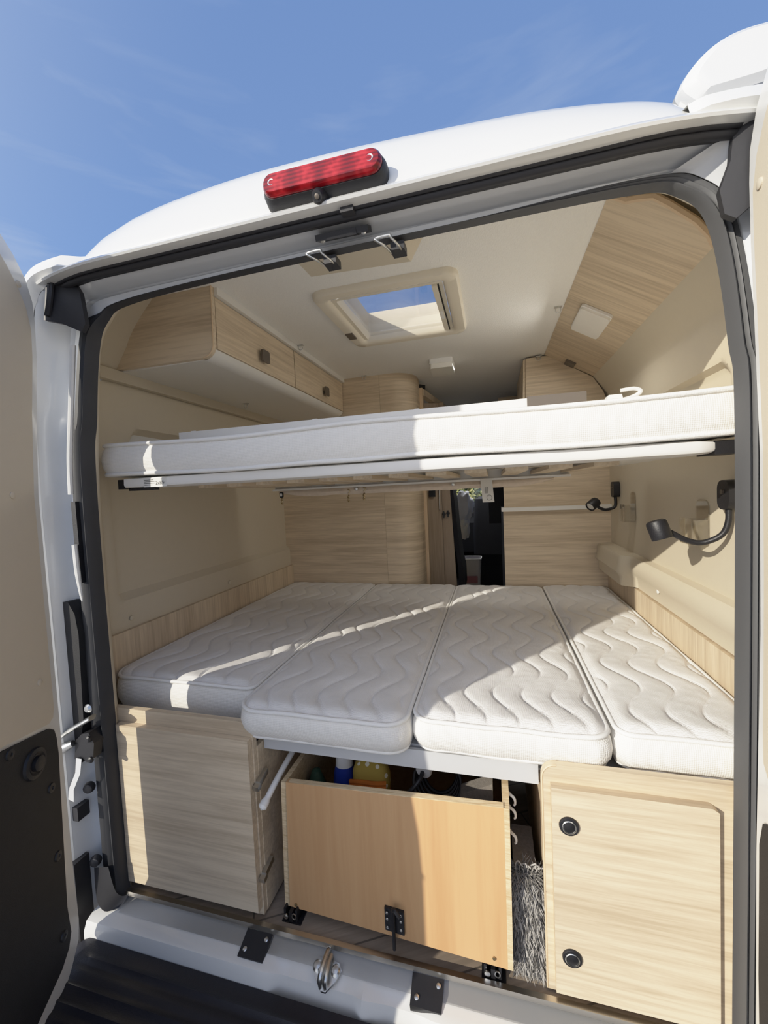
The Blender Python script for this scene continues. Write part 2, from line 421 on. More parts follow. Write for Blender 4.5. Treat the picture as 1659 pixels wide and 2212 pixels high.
# outer skin: from jamb edge out to the body sides and forward
bm = BM()
OUT = [(-.92, -.3), (-.935, .8), (-.925, 1.2), (-.895, 1.55), (-.862, 1.73), (-.835, 1.79), (-.76, 1.815), (-.60, 1.818)]
bL = [(-.866, -.2), (-.866, .8), (-.866, 1.2), (-.852, 1.5), (-.835, 1.66), (-.82, 1.71), (-.77, 1.748), (-.60, 1.752)]
a = crom([(x, 0, z) for x, z in bL], 6); c = crom([(x, 0, z) for x, z in OUT], 6)
for s in (1, -1):
    rows = []
    if s < 0:
        bL2 = bL[:-1]+[(-.675, 1.752)]; OUT2 = OUT[:-2]+[(-.76, 1.803), (-.675, 1.806)]
    else: bL2, OUT2 = bL[:-1]+[(-.575, 1.752)], OUT[:-1]+[(-.575, 1.818)]
    a = crom([(x, 0, z) for x, z in bL2], 6); c = crom([(x, 0, z) for x, z in OUT2], 6)
    for t, y, bow in ((0, -.06, 0), (.35, -.085, 0), (.8, -.075, 0), (1, -.045, 0), (1.0, .02, .015), (1., .12, .03), (1., .3, .05), (1., 2., .09), (1., 3.0, .09)):
        rows.append([((p.x+(q.x-p.x)*t-bow*(1 if q.x < -.8 else 0))*s, y+(.03*sm((q.x+.70)/.06) if y < .0 else 0), max(p.z+(q.z-p.z)*t, 1.874 if (y > .1 and abs(q.x) < .80) else 0)) for p, q in zip(a, c)])
    loft(bm, rows)
obj('side_skin', bm, 'paint', van)
# rain lip and rubber strip over the door
bm = BM()
rows = []
for y, z in ((-.070, 1.752), (-.082, 1.748), (-.103, 1.750), (-.106, 1.754), (-.100, 1.762), (-.08, 1.770)):
    rows.append([(-.80+1.58*i/40, y+.035*max(0, (abs(-.80+1.58*i/40+.01)-.55)/.25)**2, z) for i in range(41)])
loft(bm, rows); obj('rain_lip', bm, 'paint', van)
bm = BM()
for y, z, r in ((-.064, 1.746, .0095), (-.077, 1.751, .006), (-.052, 1.747, .006)):
    tube(bm, [(-.745+1.50*i/30, y+.02*max(0, (abs(-.745+1.50*i/30)-.6)/.15)**2, z) for i in range(31)], r, 10)
box(bm, .075-.02, .075+.008, -.088, -.07, 1.738, 1.752, .002)
obj('rubber_strip', bm, 'rubber', van, label='black rubber strip above the doorway')
for pts, nm in (([(-.774, 1.775), (-.75, 1.768), (-.70, 1.748), (-.684, 1.722), (-.674, 1.64), (-.690, 1.622), (-.735, 1.645), (-.796, 1.663)], 0), ([(.77, 1.762), (.748, 1.748), (.744, 1.70), (.728, 1.655), (.735, 1.615), (.752, 1.604), (.80, 1.64), (.80, 1.70)], 1)):
    bm = BM(); prism(bm, [(x, -.062 if k in (0, 7, 6) else -.048, z) for k, (x, z) in enumerate(pts)], (0, .012, 0), .003)
    for k in range(2):
        q = [crom([(pts[0][0]+.012+.012*k, -.064, pts[0][1]-.012), ((pts[0][0]+pts[7][0])/2+.02+.008*k*(1-2*nm), -.068, 1.71), (pts[7][0]*(1-.012*k)+.012*(1-2*nm), -.064, pts[7][1]+.008)], 6)]
        tube(bm, q[0], .005, 6)
    obj('corner_flap', bm, 'rubber', van)
# raised roof cap
TOP = [(-.700, 1.775), (-.685, 1.835), (-.638, 1.882), (-.56, 1.901), (-.481, 1.912), (-.247, 1.930), (-.06, 1.931), (.134, 1.923), (.392, 1.903), (.56, 1.886), (.635, 1.875), (.672, 1.862), (.695, 1.830), (.705, 1.775)]
ct = crom([(x, 0, z) for x, z in TOP], 5)
bm = BM(); rows = []
for t, y in ((0, -.085), (.06, -.088), (.2, -.083), (.5, -.063), (.75, -.042), (.90, -.024), (.97, -.008), (1., .015), (1.005, .06), (1.01, .2), (1.01, .44)):
    rows.append([(p.x*(1.02-.02*t), y+.03*(max(0, abs(p.x)-.35)/.35)**2, max(1.760+(p.z-1.760)*t, 1.872 if y > .1 else 0)) for p in ct])
loft(bm, rows); obj('roof_cap', bm, 'paint', van, label='raised white roof cap', angle=60)
bm = BM()
for a in ((-.75, .75, .44, .47), (-.75, -.20, .47, .90), (.21, .75, .47, .90), (-.75, .75, .90, 4.5)): box(bm, a[0], a[1], a[2], a[3], 1.885, 1.90)
obj('roof_skin', bm, 'paint', van)
# sill
bm = BM(); nx = 60
def sill(i, k):
    x = -.83+1.66*i/nx
    y, z = ((.02, -.004), (.0, -.006), (-.018, -.014), (-.05, -.016), (-.068, -.022), (-.078, -.045), (-.08, -.13))[k]
    w = sm((x-.0)/.05)-sm((x-.12)/.06)+ (sm((x+.25)/.03)-sm((x+.03)/.04))
    if k in (3, 4): z -= .012*w; y += .014*w
    if k == 5: y += .022*w
    return (x, y, z)
loft(bm, [[sill(i, k) for i in range(nx+1)] for k in range(7)])
obj('door_sill', bm, 'paint', van, label='white painted door sill')
bm = BM(); hexa(bm, [(-.766, -.002, .002), (.80, -.002, .002), (.80, .012, .002), (-.766, .012, .002), (-.766, .0, .014), (.80, .0, .014), (.80, .012, .014), (-.766, .012, .014)], .002)
obj('sill_strip', bm, 'alu', van, label='bare aluminium strip along the sill')
bm = BM(); loft(bm, [[(-.75, .0, .004), (.80, .0, .004)], [(-.75, -.022, -.006), (.80, -.022, -.006)], [(-.75, -.036, -.0125), (.80, -.036, -.0125)]]); obj('scuff_film', bm, 'scuff', van)
bm = BM()
loft(bm, [crom([(-.835, -.03, .10), (-.82, -.042, .02), (-.79, -.045, -.01), (-.755, -.03, -.006)], 5), crom([(-.775, -.035, .12), (-.765, -.03, .05), (-.755, -.02, .02), (-.742, -.004, .012)], 5)])
obj('seal_corner', bm, 'rubber', van)
# left pillar fittings
bm = BM(); prism(bm, [(-.885, -.035, .40), (-.885, -.035, .895), (-.845, -.03, .895), (-.826, -.028, .86), (-.818, -.028, .80), (-.828, -.028, .55), (-.838, -.03, .50), (-.845, -.03, .42)], (0, .035, 0), .006)
obj('lamp_pocket', bm, 'blackpanel', van, label='black recessed pocket on the left pillar')
bm = BM(); tube(bm, crom([(-.885, -.06, .505), (-.85, -.055, .53), (-.80, -.05, .557), (-.772, -.045, .572)], 6), [.011]*7+[.013]*6+[.014]*6, 10, flat=.5)
tube(bm, [(-.885, -.07, .475), (-.86, -.062, .485), (-.838, -.055, .495)], [.016, .013, .009], 10)
lathe(bm, [(.011, 0), (.013, .004), (.008, .010), (0, .011)], (-.792, -.035, .592), (0, -1, 0), 14)
obj('door_hinge', bm, 'steel', van, label='steel upper door hinge arm')
bm = BM(); prism(bm, [(-.845, -.05, .445), (-.835, -.05, .50), (-.81, -.05, .522), (-.785, -.05, .528), (-.768, -.05, .50), (-.775, -.05, .455), (-.80, -.05, .44), (-.82, -.05, .455)], (0, .04, 0), .006)
for x, z in ((-.783, .512), (-.782, .452)): lathe(bm, [(.009, 0), (.009, .005), (.005, .008)], (x, -.05, z), (0, -1, 0), 10)
obj('check_strap_block', bm, 'blackp', van)
bm = BM(); loft(bm, [[(-.832, -.055, .452), (-.812, -.055, .452)], [(-.836, -.058, .41), (-.818, -.058, .41)], [(-.858, -.062, .365), (-.842, -.062, .362)], [(-.866, -.062, .33), (-.846, -.062, .325)]])
obj('check_strap', bm, 'greyrail', van)
for z in (.345, .12):
    bm = BM(); lathe(bm, [(.014, 0), (.016, .006), (.013, .016), (.006, .020)], (-.832, -.02, z), (.3, -1, 0), 14); obj('door_buffer', bm, 'rubber', van)
bm = BM(); box(bm, -.872, -.845, -.055, -.02, .26, .30, .004); obj('pillar_block', bm, 'rubber', van)
bm = BM(); box(bm, -.90, -.850, -.075, -.03, -.12, .145, .006); obj('lower_hinge', bm, 'rubber', van)
bm = BM(); box(bm, -.806, -.790, -.026, -.012, .95, 1.18, .004); obj('jamb_clip', bm, 'blackp', van)
bm = BM()
tube(bm, crom([(-.742, -.032, 1.60), (-.762, -.034, 1.45), (-.785, -.034, 1.30), (-.792, -.034, 1.20)], 6), .007, 8); tube(bm, crom([(-.795, -.034, 1.06), (-.793, -.034, .98), (-.785, -.034, .90)], 4), [.007]*5+[.006, .005, .004, .002], 8)
obj('bare_flange', bm, 'paint', van, label='strip of bare white flange beside the left seal')

# -------- third brake light
def onCap(x, z): return -.085+(z-1.760)/(1.925-1.760)*.075
bl = thing('brake_light', 'red high-level brake light on black base, on the white roof edge', 'brake light', (.027, -.09, 1.76))
ax = V((1, 0, -.016)).normalized(); ay = V((0, .10, 1)).normalized(); nz = ax.cross(ay)
cb = V((.026, -.113, 1.803))          # middle of the lens face
def face(w, h, r, off, dz=0): return [cb+ax*a+ay*(b+dz)+nz*off for a, b in rrect(w, h, r, 6)]
bm = BM()
back = [V((.026, 0, 0))+V((a, -.088+(b+.031)*.36, 1.793+b*.92-a*.016)) for a, b in rrect(.268, .068, .028, 6)]
loft(bm, [[p+V((0, .03, 0)) for p in back], back, face(.266, .054, .026, -.014, -.003), face(.256, .050, .024, -.004, -.001)], True, True, True)
obj('base', bm, 'blackp', bl)
bm = BM(); loft(bm, [face(.254, .048, .023, -.006), face(.252, .046, .022, .003), face(.244, .038, .018, .008), face(.20, .02, .009, .009)], True, True, True); obj('lens', bm, 'red', bl, label='ribbed red lens')
for x in (-.105, .105):
    bm = BM(); lathe(bm, [(.007, 0), (.007, .0015), (.004, .001), (.002, .0004)], cb+ax*x+nz*.0075, nz, 12); obj('screw', bm, 'steel', bl)
bm = BM(); lathe(bm, [(.018, -.01), (.014, .009), (.010, .015), (.008, .015)], cb+ax*-.008-ay*.034-nz*.014, nz*.8-ay*.6, 18); h = obj('camera_housing', bm, 'blackp', bl)
bm = BM(); lathe(bm, [(.005, .0), (.005, .003), (.002, .004)], cb+ax*-.008-ay*.034-nz*.014+(nz*.8-ay*.6).normalized()*.014, nz*.8-ay*.6, 14); obj('camera_lens', bm, 'knob', h)

# -------- header latch plate and loops
t = thing('latch_plate', 'black latch plate with two screws above the doorway', 'latch plate', (.04, -.03, 1.735))
bm = BM(); obox(bm, (.040, -.030, 1.733), (1, 0, -.01), (0, .9, .45), (0, -.45, .9), .060, .017, .006, .002); obox(bm, (.040, -.035, 1.729), (1, 0, -.01), (0, .9, .45), (0, -.45, .9), .034, .012, .006, .002)
obj('plate', bm, 'blackmet', t)
for x in (-.007, .087):
    bm = BM(); lathe(bm, [(.006, 0), (.006, .003), (.003, .005)], (x, -.034, 1.727), (0, -.6, -.8), 12); obj('screw', bm, 'steel', t)
for x, lb in ((-.030, 'left wire striker loop hanging at the doorway top, below the brake light'), (.128, 'right wire striker loop at the doorway top, under the black latch plate')):
    t = thing('striker_loop', lb, 'striker loop', (x, -.03, 1.70), 'striker loops on the header')
    bm = BM(); tube(bm, crom([(x+.010, .03, 1.700), (x+.004, -.02, 1.693), (x-.012, -.036, 1.699), (x-.014, -.037, 1.704), (x+.016, -.037, 1.705), (x+.019, -.036, 1.700), (x+.030, -.02, 1.693), (x+.034, .03, 1.700)], 5), .0028, 8)
    obj('loop', bm, 'steel', t)
    bm = BM(); box(bm, x+.010, x+.040, -.004, .03, 1.693, 1.710, .005); obj('boot', bm, 'rubber', t)

# -------- rear doors
def reardoor(nm, s0, label):
    """s0 = +1 left door, -1 right door"""
    if s0 > 0: H = V((-.785, -.12, 0)); d = V((.38, -.925, 0)).normalized(); n = V((-d.y, d.x, 0))*-1; wdt = .68
    else: H = V((.762, -.095, 0)); d = V((-.05, -1, 0)).normalized(); n = V((-d.y, d.x, 0)); wdt = .72
    # n points outward (away from the inner face)
    if s0 > 0 and n.x > 0: n = -n
    if s0 < 0 and n.x < 0: n = -n
    ef = [(-.03, .0), (-.078, .012), (-.04, .0), (.2, .0)]
    def edge(z):   # barrel of the rear face
        return -.045*sm((z-1.2)/.45) if s0 > 0 else -.035*sm((z-1.1)/.6)-.012*sm((.9-z)/.4)
    zs = [-.06, -.04, .0, .05, .2, .5, .9, 1.2, 1.4, 1.55, 1.65, 1.70, 1.75, 1.79, 1.815, 1.826]
    def outline(inset=0, z0=None, z1=None, sb=None):
        pts = []
        for z in zs:
            s = edge(z)
            if z < .03: s += .07*((.03-z)/.09)**2
            if z > 1.66: s += .105*((z-1.66)/.166)**2.6
            pts.append((s+inset, z))
        return pts
    P = lambda s, z, h=0: H+d*s+V((0, 0, z))+n*h
    t = thing(nm, label, 'van door', H+V((0, 0, -.1)))
    o = outline(); far = [(wdt, 1.86), (wdt, -.10)]
    if s0 > 0: far = [(wdt, 1.86), (wdt, .98), (wdt+.015, .86), (wdt+.036, .72), (wdt+.042, .6), (wdt+.042, -.10)]
    bm = BM(); poly = o+[(.2, 1.862)]+far+[(.2, -.09)]
    cut = .062 if s0 > 0 else .0
    loft(bm, [[P(s+(cut*k*sm((z-.16)/.03) if i < len(o) else 0), z, h) for i, (s, z) in enumerate(poly)] for h, k in ((0, .06), (.004, 0), (.08, .92), (.085, 1.05))], True, True, True)
    obj('door_shell', bm, 'paint', t)
    # beige upper panel
    bw = .034
    zb = .62
    pp = []
    def es(z, ins): 
        s = edge(z)
        if z > 1.60: s += .115*((z-1.60)/.19)**2.2
        return s+ins
    if s0 > 0:
        low = [(.19, .655), (.052, .625), (.036, .632), (.030, .655)]
        up = low[::-1][0:0]
        pp = low+[(es(z, .030), z) for z in (.8, 1.0, 1.2, 1.4, 1.55, 1.62, 1.67, 1.71, 1.745, 1.77, 1.785)]+[(.3, 1.80), (wdt-.05, 1.80), (wdt-.05, .70)]
        bk = [(.19, .645), (.052, .612), (.036, .60), (.030, .575)]+[(.028, .534), (.040, .30), (.048, .134), (.042, .06), (.055, .03), (.084, .008), (.19, -.02), (wdt-.05, -.03), (wdt-.05, .69)]
    else:
        pp = [(.045, .66), (.024, .69), (.022, .74)]+[(es(z, .024), z) for z in (.85, 1.0, 1.2, 1.4, 1.55, 1.62, 1.67, 1.71, 1.745, 1.77, 1.785)]+[(.3, 1.80), (wdt-.05, 1.80), (wdt-.05, .66)]
        bk = [(.05, .60), (.022, .585), (.012, .54), (.01, .30), (.015, .12), (.04, .05), (.19, -.02), (wdt-.05, -.03), (wdt-.05, .60)]
    bm = BM(); prism(bm, [P(s, z, -.001) for s, z in pp], n*-.006, .003); pn = obj('upper_panel', bm, 'beige_d', t, label='beige trim panel')
    for s, z in (((.018, 1.718), (.07, .74), (.10, 1.2)) if s0 > 0 else ((.012, 1.62), (.06, .74))):
        bm = BM(); lathe(bm, [(.008, 0), (.008, .002), (.006, .003), (0, .003)], P(s, z, -.007), -n, 14); obj('trim_plug', bm, 'beige_d', pn)
    bm = BM(); prism(bm, [P(s, z, -.001) for s, z in bk], n*-.006, .003); lp = obj('lower_panel', bm, 'blackpanel', t, label='black lower panel')
    if s0 > 0:
        bm = BM(); lathe(bm, [(.036, 0), (.034, .006), (.026, .008), (.020, .004), (.017, .005), (.017, .014), (.013, .016), (0, .014)], P(.112, .562, -.007), -n, 28); obj('speaker', bm, 'blackp', lp)
        for s, z in ((.178, .628), (.065, .467), (.064, .288), (.07, .08)):
            bm = BM(); lathe(bm, [(.012, 0), (.011, .003), (.004, .004), (.003, .002)], P(s, z, -.007), -n, 16); obj('trim_plug', bm, 'blackp', lp)
    # latch hardware on the free edge
    for z, l in ((1.02, .035), (.62, .05), (.25, .045), (.10, .03)):
        bm = BM(); hexa(bm, [P(wdt-.02, z-.04, .0), P(wdt+l, z-.006, .01), P(wdt+l, z-.006, .03), P(wdt-.02, z-.04, .05), P(wdt-.02, z+.04, .0), P(wdt+l, z+.006, .01), P(wdt+l, z+.006, .03), P(wdt-.02, z+.04, .05)], .004)
        obj('edge_latch', bm, 'steel', t)
reardoor('van_door', 1, 'left rear van door, beige over black inside, swung open')
reardoor('van_door', -1, 'right rear van door, a sunlit sliver at the picture edge')

# -------- awning
t = thing('awning', 'white roof awning case with rounded end cap, above the right corner', 'awning', (.92, .3, 1.83))
prof = [(.0, .0), (-.035, .05), (-.03, .10), (-.005, .150), (.03, .178), (.075, .185), (.125, .178), (.152, .15), (.158, .10), (.15, .04), (.12, .012), (.06, .004)]
prof = [(p.x, p.y) for p in crom([(a, b, 0) for a, b in prof+prof[:1]], 4)][:-1]
prof = [(a*1.12, b*.75) for a, b in prof]
O = V((.800, .20, 1.995))
slant = lambda a, b: V((a+b*.25, 0, b*.92))
bm = BM(); loft(bm, [[O+slant(a, b)+V((0, y, 0)) for a, b in prof] for y in (.03, 3.2)], True, False, True); obj('housing', bm, 'paint', t)
bm = BM(); ctr = (.067, .071)
rows = []
for sc, y in ((1.0, .06), (1.0, .012), (.97, .002), (.90, -.001), (.78, -.008), (.74, -.010)):
    rows.append([O+slant(ctr[0]+(a-ctr[0])*sc, ctr[1]+(b-ctr[1])*sc)+V((0, y, 0)) for a, b in prof])
loft(bm, rows, True, True, True); obj('end_cap', bm, 'paint', t, angle=25)
bm = BM(); prism(bm, [O+V(p) for p in ((-.045, .02, -.065), (-.025, .02, -.05), (.01, .02, .0), (.025, .02, .01), (.0, .02, .035), (-.020, .02, .04))], (0, .04, 0), .003); obj('bracket', bm, 'paint', t)
bm = BM(); lathe(bm, [(.007, 0), (.007, .004), (.004, .006)], O+V((-.004, .018, .012)), (0, -1, 0), 12); obj('screw', bm, 'steel', t)
bm = BM(); hexa(bm, [(.80, .24, 1.83), (.90, .24, 1.83), (.90, 3.2, 1.83), (.80, 3.2, 1.83), (.815, .26, 2.0), (.91, .26, 2.0), (.91, 3.2, 2.0), (.815, 3.2, 2.0)]); obj('mount_rail', bm, 'blackmet', t)

# -------- bumper step, sill brackets, latch
bm = BM()
nx, ny = 120, 40
def bump(u, v):
    x = -.90+1.8*u; y = -.080-.34*v
    z = -.055 - .05*sm((v-.85)/.15) - .04*sm((-.80-x)/.08)
    rib = 0
    if .10 < v < .86: rib = .006*max(0, math.sin((v-.10)*2*PI*11))
    z += rib*sm((x+.78)/.02)*sm((.78-x)/.02)
    return (x, y, z)
g = grid(bm, bump, nx, ny)
loft(bm, [[v.co.copy() for v in g[-1]], [v.co+V((0, -.02, -.25)) for v in g[-1]]]); loft(bm, [[v.co.copy() for v in g[0]], [v.co+V((0, .0, -.1)) for v in g[0]]])
obj('bumper_step', bm, 'bumper', label='black ribbed plastic step of the bumper, below the white sill', cat='bumper')
for x, lb in ((-.305, 'left black metal bracket screwed on the white sill, in shade'), (.150, 'right black metal bracket on the white sill, beside the sunlit part')):
    t = thing('sill_bracket', lb, 'bracket', (x, -.03, -.015), 'sill brackets')
    bm = BM(); hexa(bm, [(x-.036, -.052, -.034), (x+.036, -.052, -.034), (x+.038, .0, -.006), (x-.038, .0, -.006), (x-.036, -.056, -.014), (x+.036, -.056, -.014), (x+.038, -.003, .003), (x-.038, -.003, .003)], .002)
    obj('plate', bm, 'blackmet', t)
    for a, b in ((-.022, -.042), (.026, -.016)):
        bm = BM(); lathe(bm, [(.0055, 0), (.0055, .003), (.003, .004)], (x+a, b, -.0095 if b < -.03 else -.0015), (0, -.3, 1), 12); obj('screw', bm, 'steel', t)
t = thing('door_striker', 'zinc door latch striker bolted mid sill with two round bolts', 'striker', (-.10, -.04, -.03))
bm = BM(); prism(bm, [(-.138, -.030, -.014), (-.128, -.016, -.010), (-.108, -.020, -.010), (-.092, -.016, -.010), (-.072, -.020, -.010), (-.062, -.030, -.014), (-.072, -.050, -.022), (-.092, -.066, -.034), (-.104, -.066, -.034), (-.128, -.048, -.022)], (0, -.001, .005), .001); obj('plate', bm, 'steel', t)
for x in (-.124, -.076):
    bm = BM(); lathe(bm, [(.012, 0), (.012, .006), (.008, .010), (0, .011)], (x, -.034, -.012), (0, -.35, 1), 16); obj('bolt', bm, 'steel', t)
bm = BM(); tube(bm, crom([(-.106, -.06, -.028), (-.107, -.062, -.004), (-.106, -.045, .008), (-.105, -.012, .010), (-.105, .0, .0)], 5), .006, 8); tube(bm, crom([(-.094, -.06, -.028), (-.093, -.062, -.006), (-.094, -.045, .004), (-.095, -.015, .004)], 5), .006, 8); obj('loop', bm, 'steel', t)

# ================================================================== INTERIOR SHELL
def XW(z, s=1):
    if z < 1.61: return .93
    if z < 1.712: return .93-(.93-.857)*(z-1.61)/.102
    return .857-(.857-.735)*min(1, (z-1.712)/.138)**1.3
def OW(z, s):
    L = [(0, .762), (1.156, .757), (1.414, .735), (1.60, .705), (1.669, .667), (1.70, .60), (1.86, .5)] if s < 0 else [(0, .772), (1.19, .778), (1.42, .768), (1.625, .738), (1.695, .685), (1.714, .60), (1.86, .5)]
    for (a, b), (c, d) in zip(L, L[1:]):
        if z <= c: return b+(d-b)*(z-a)/(c-a)
    return L[-1][1]
def inrr(y, z, y0, y1, z0, z1, r):
    """signed distance inside a rounded rectangle (positive inside)"""
    dx = max(y0+r-y, y-(y1-r), 0); dz = max(z0+r-z, z-(z1-r), 0)
    if dx > 0 and dz > 0: return r-math.hypot(dx, dz)
    return min(y-y0, y1-y, z-z0, z1-z)
ys = [.14+i*(1.46-.14)/110 for i in range(111)]+[2.2, 3.0]
zs = [-.02+i*(1.87+.02)/150 for i in range(151)]
for s, nm in ((-1, 'wall_left'), (1, 'wall_right')):
    bm = BM()
    def wp(y, z):
        x = XW(z)
        if s < 0:
            dd = inrr(y, z, .205, 3., .823, 1.30, .03); x += .024*sm(dd/.024)
            ext = inrr(y, z, .30, 1.0, 1.33, 1.44, .06); x += .04*sm(ext/.022)
            x += .006*(sm((y-.155)/.006))-.006
        else:
            dd = inrr(y, z, .34, 1.06, 1.30, 1.47, .07); x += .022*sm(dd/.02)
            x += .02*0
        return (s*x, y, z)
    loft(bm, [[wp(y, z) for y in ys] for z in zs])
    struct(nm, bm, 'beige', angle=30)
    # round screw caps
for x, y, z, s, lb in ((-.93, .247, .757, 1, 'beige screw cap low on the left wall, near the doorway'), (-.93, .811, .755, 1, 'beige screw cap low on the left wall, midway along the bed')):
    bm = BM(); lathe(bm, [(.009, 0), (.009, .003), (.006, .005), (0, .005)], (x+.004*s, y, z), (s, 0, 0), 14); obj('screw_cap', bm, 'beige', label=lb, cat='screw cap', group='screw caps on the left wall')
# ledge moulding low on the right wall
bm = BM()
def ledge(u, v):
    y = .04+1.40*u
    prof = [(.935, .845), (.905, .838), (.897, .828), (.895, .80), (.905, .765), (.918, .745), (.921, .705), (.930, .70)]
    x, z = prof[v]
    far = sm((y-1.02)/.05)          # the deeper boss beside the partition
    if 1 <= v <= 6: x = x-.035*far-(.0 if v < 4 else .018*far)
    z += (.0 if v > 2 else .0)
    return (x, y, z)
loft(bm, [[ledge(i/120, k) for i in range(121)] for k in range(8)])
struct('trim_1', bm, 'beige', label='beige ledge moulding')
for y, x in ((.78, .914), (1.30, .868)):
    bm = BM(); lathe(bm, [(.009, 0), (.009, .003), (.006, .005), (0, .005)], (x, y, .752), (-1, 0, 0), 14)
    obj('screw_cap', bm, 'white_lam', label='white screw cap on the ledge moulding, %s' % ('sunlit, midway along' if y < 1 else 'in shade by the partition'), cat='screw cap')
# side boards beside the bed
bm = BM(); box(bm, -.935, -.915, .055, 1.445, .40, .722, .002); struct('baseboard_left', bm, 'woodz')
bm = BM(); box(bm, .912, .935, .04, 1.445, .40, .70, .002); struct('baseboard_right', bm, 'woodz')
# ceiling with the skylight hole
bm = BM()
HX0, HX1, HY0, HY1 = -.19, .20, .47, .90
for a in ((-.76, .76, .135, HY0), (-.76, HX0, HY0, HY1), (HX1, .76, HY0, HY1), (-.76, .76, HY1, 4.5)): box(bm, a[0], a[1], a[2], a[3], 1.85, 1.868)
bmesh.ops.remove_doubles(bm, verts=bm.verts, dist=1e-4)
struct('ceiling', bm, 'cream', smooth=False)
# tunnel trim from the door seal back to the walls
wpath = [(-.93, -.03), (-.93, 1.10), (-.93, 1.44), (-.925, 1.62), (-.857, 1.712), (-.735, 1.855), (-.3, 1.856), (.3, 1.856), (.735, 1.855), (.857, 1.712), (.925, 1.62), (.93, 1.44), (.93, 1.10), (.93, -.03)]
wc = []
for p, q in zip(wpath, wpath[1:]): wc += [lerp(p, q, k/NS) for k in range(NS)]
wc.append(wpath[-1])
oc = [(x*1.006, z+.004*(z > 1.5)) for x, z in cI]
bm = BM()
loft(bm, [[(lerp(oc[i], wc[i], g)[0], y, lerp(oc[i], wc[i], g)[1]) for i in range(NP)] for y, g in ((.014, 0), (.026, .03), (.05, .16), (.08, .5), (.105, .82), (.125, .96), (.142, 1.))])
struct('trim_2', bm, 'beige', label='beige trim round the doorway')
bm = BM(); hexa(bm, [(-.10, .03, 1.728), (.135, .03, 1.728), (.15, .185, 1.765), (-.125, .165, 1.765), (-.16, .03, 1.86), (.22, .03, 1.86), (.20, .20, 1.86), (-.17, .19, 1.86)], .012, 3)
struct('trim_3', bm, 'beige', label='beige latch cover')
# floor
m, nt, b = nmat('vinyl_planks'); L = nt.links.new
tc = N(nt, 'ShaderNodeTexCoord'); mp = N(nt, 'ShaderNodeMapping'); mp.inputs['Rotation'].default_value = (0, 0, R(-28)); L(tc.outputs['Object'], mp.inputs[0])
br = N(nt, 'ShaderNodeTexBrick', Scale=1.); br.inputs['Brick Width'].default_value = .9; br.inputs['Row Height'].default_value = .13; br.inputs['Mortar Size'].default_value = .0025
br.inputs['Color1'].default_value = (.40, .32, .24, 1); br.inputs['Color2'].default_value = (.33, .26, .195, 1); br.inputs['Mortar'].default_value = (.05, .04, .03, 1); L(mp.outputs[0], br.inputs['Vector'])
ms = N(nt, 'ShaderNodeMapping'); ms.inputs['Scale'].default_value = (3, 60, 1); L(mp.outputs[0], ms.inputs[0]); no = N(nt, 'ShaderNodeTexNoise', Scale=1.5, Detail=5., Distortion=.8); L(ms.outputs[0], no.inputs['Vector'])
mx = N(nt, 'ShaderNodeMix', data_type='RGBA', blend_type='MULTIPLY'); mx.inputs[0].default_value = .75; L(br.outputs['Color'], mx.inputs[6]); L(no.outputs['Fac'], mx.inputs[7])
gm = N(nt, 'ShaderNodeMix', data_type='RGBA', blend_type='ADD'); gm.inputs[0].default_value = 1.; L(mx.outputs[2], gm.inputs[6]); gm.inputs[7].default_value = (.10, .085, .07, 1)
L(gm.outputs[2], b.inputs['Base Color']); b.inputs['Roughness'].default_value = .5
bm = BM(); box(bm, -.95, .95, .010, 4.5, -.04, .002); struct('floor', bm, m)

# ---- partitions at the head of the bed
bm = BM(); box(bm, -.962, -.287, 1.445, 1.462, .0, 1.85); w = struct('wall_back', bm, 'woodh')
bm = BM()
pl = [(-.286, 1.446)]+[(-.225+.14*math.sin(R(a)), 1.586-.14*math.cos(R(a))) for a in range(0, 91, 6)]+[(-.085, 1.66)]
loft(bm, [[(x, y, z) for x, y in pl] for z in (0, 1.85)]); struct('wall_column', bm, 'woodh', label='rounded pale wood corner column')
bm = BM(); box(bm, .392, .935, 1.445, 1.462, .0, 1.022); box(bm, .398, .935, 1.452, 1.468, 1.04, 1.40); struct('wall_front', bm, 'woodx')
bm = BM(); box(bm, .383, .932, 1.425, 1.52, 1.022, 1.043, .004); obj('shelf', bm, 'white_lam', label='narrow white shelf edge across the right wooden partition', cat='shelf')
# front end of the van: dark cab walls with the windscreen opening
bm = BM(); box(bm, -.95, .95, 4.35, 4.40, -.04, .98); box(bm, -.95, .95, 4.35, 4.40, 1.60, 1.9); box(bm, -.95, -.85, 4.35, 4.4, .98, 1.60); box(bm, .85, .95, 4.35, 4.4, .98, 1.60)
struct('wall_cab', bm, 'darkcab')
bm = BM(); box(bm, -.849, .849, 4.36, 4.365, .98, 1.60); struct('window_1', bm, 'glass', label='windscreen')
bm = BM(); box(bm, -.929, -.915, 2.6, 4.35, .0, .92); box(bm, .915, .929, 2.6, 4.35, .0, .92); box(bm, -.929, -.915, 2.6, 4.35, 1.55, 1.85); box(bm, .915, .929, 2.6, 4.35, 1.55, 1.85); box(bm, -.93, .93, 2.75, 4.35, .003, .012); box(bm, -.93, .93, 3.0, 4.35, 1.60, 1.62)
struct('trim_4', bm, 'darkcab', label='dark cab lining')
bm = BM(); box(bm, .40, .93, 1.462, 2.6, .0, 1.0); struct('wall_unit', bm, 'darkcab', label='dark back of the right side unit')

bm = BM(); box(bm, -.925, -.92, 3.0, 4.35, .92, 1.55); struct('window_2', bm, 'glass', label='cab side window on the left')
bm = BM(); box(bm, .92, .925, 3.0, 4.35, .92, 1.55); struct('window_3', bm, 'glass', label='cab side window on the right')
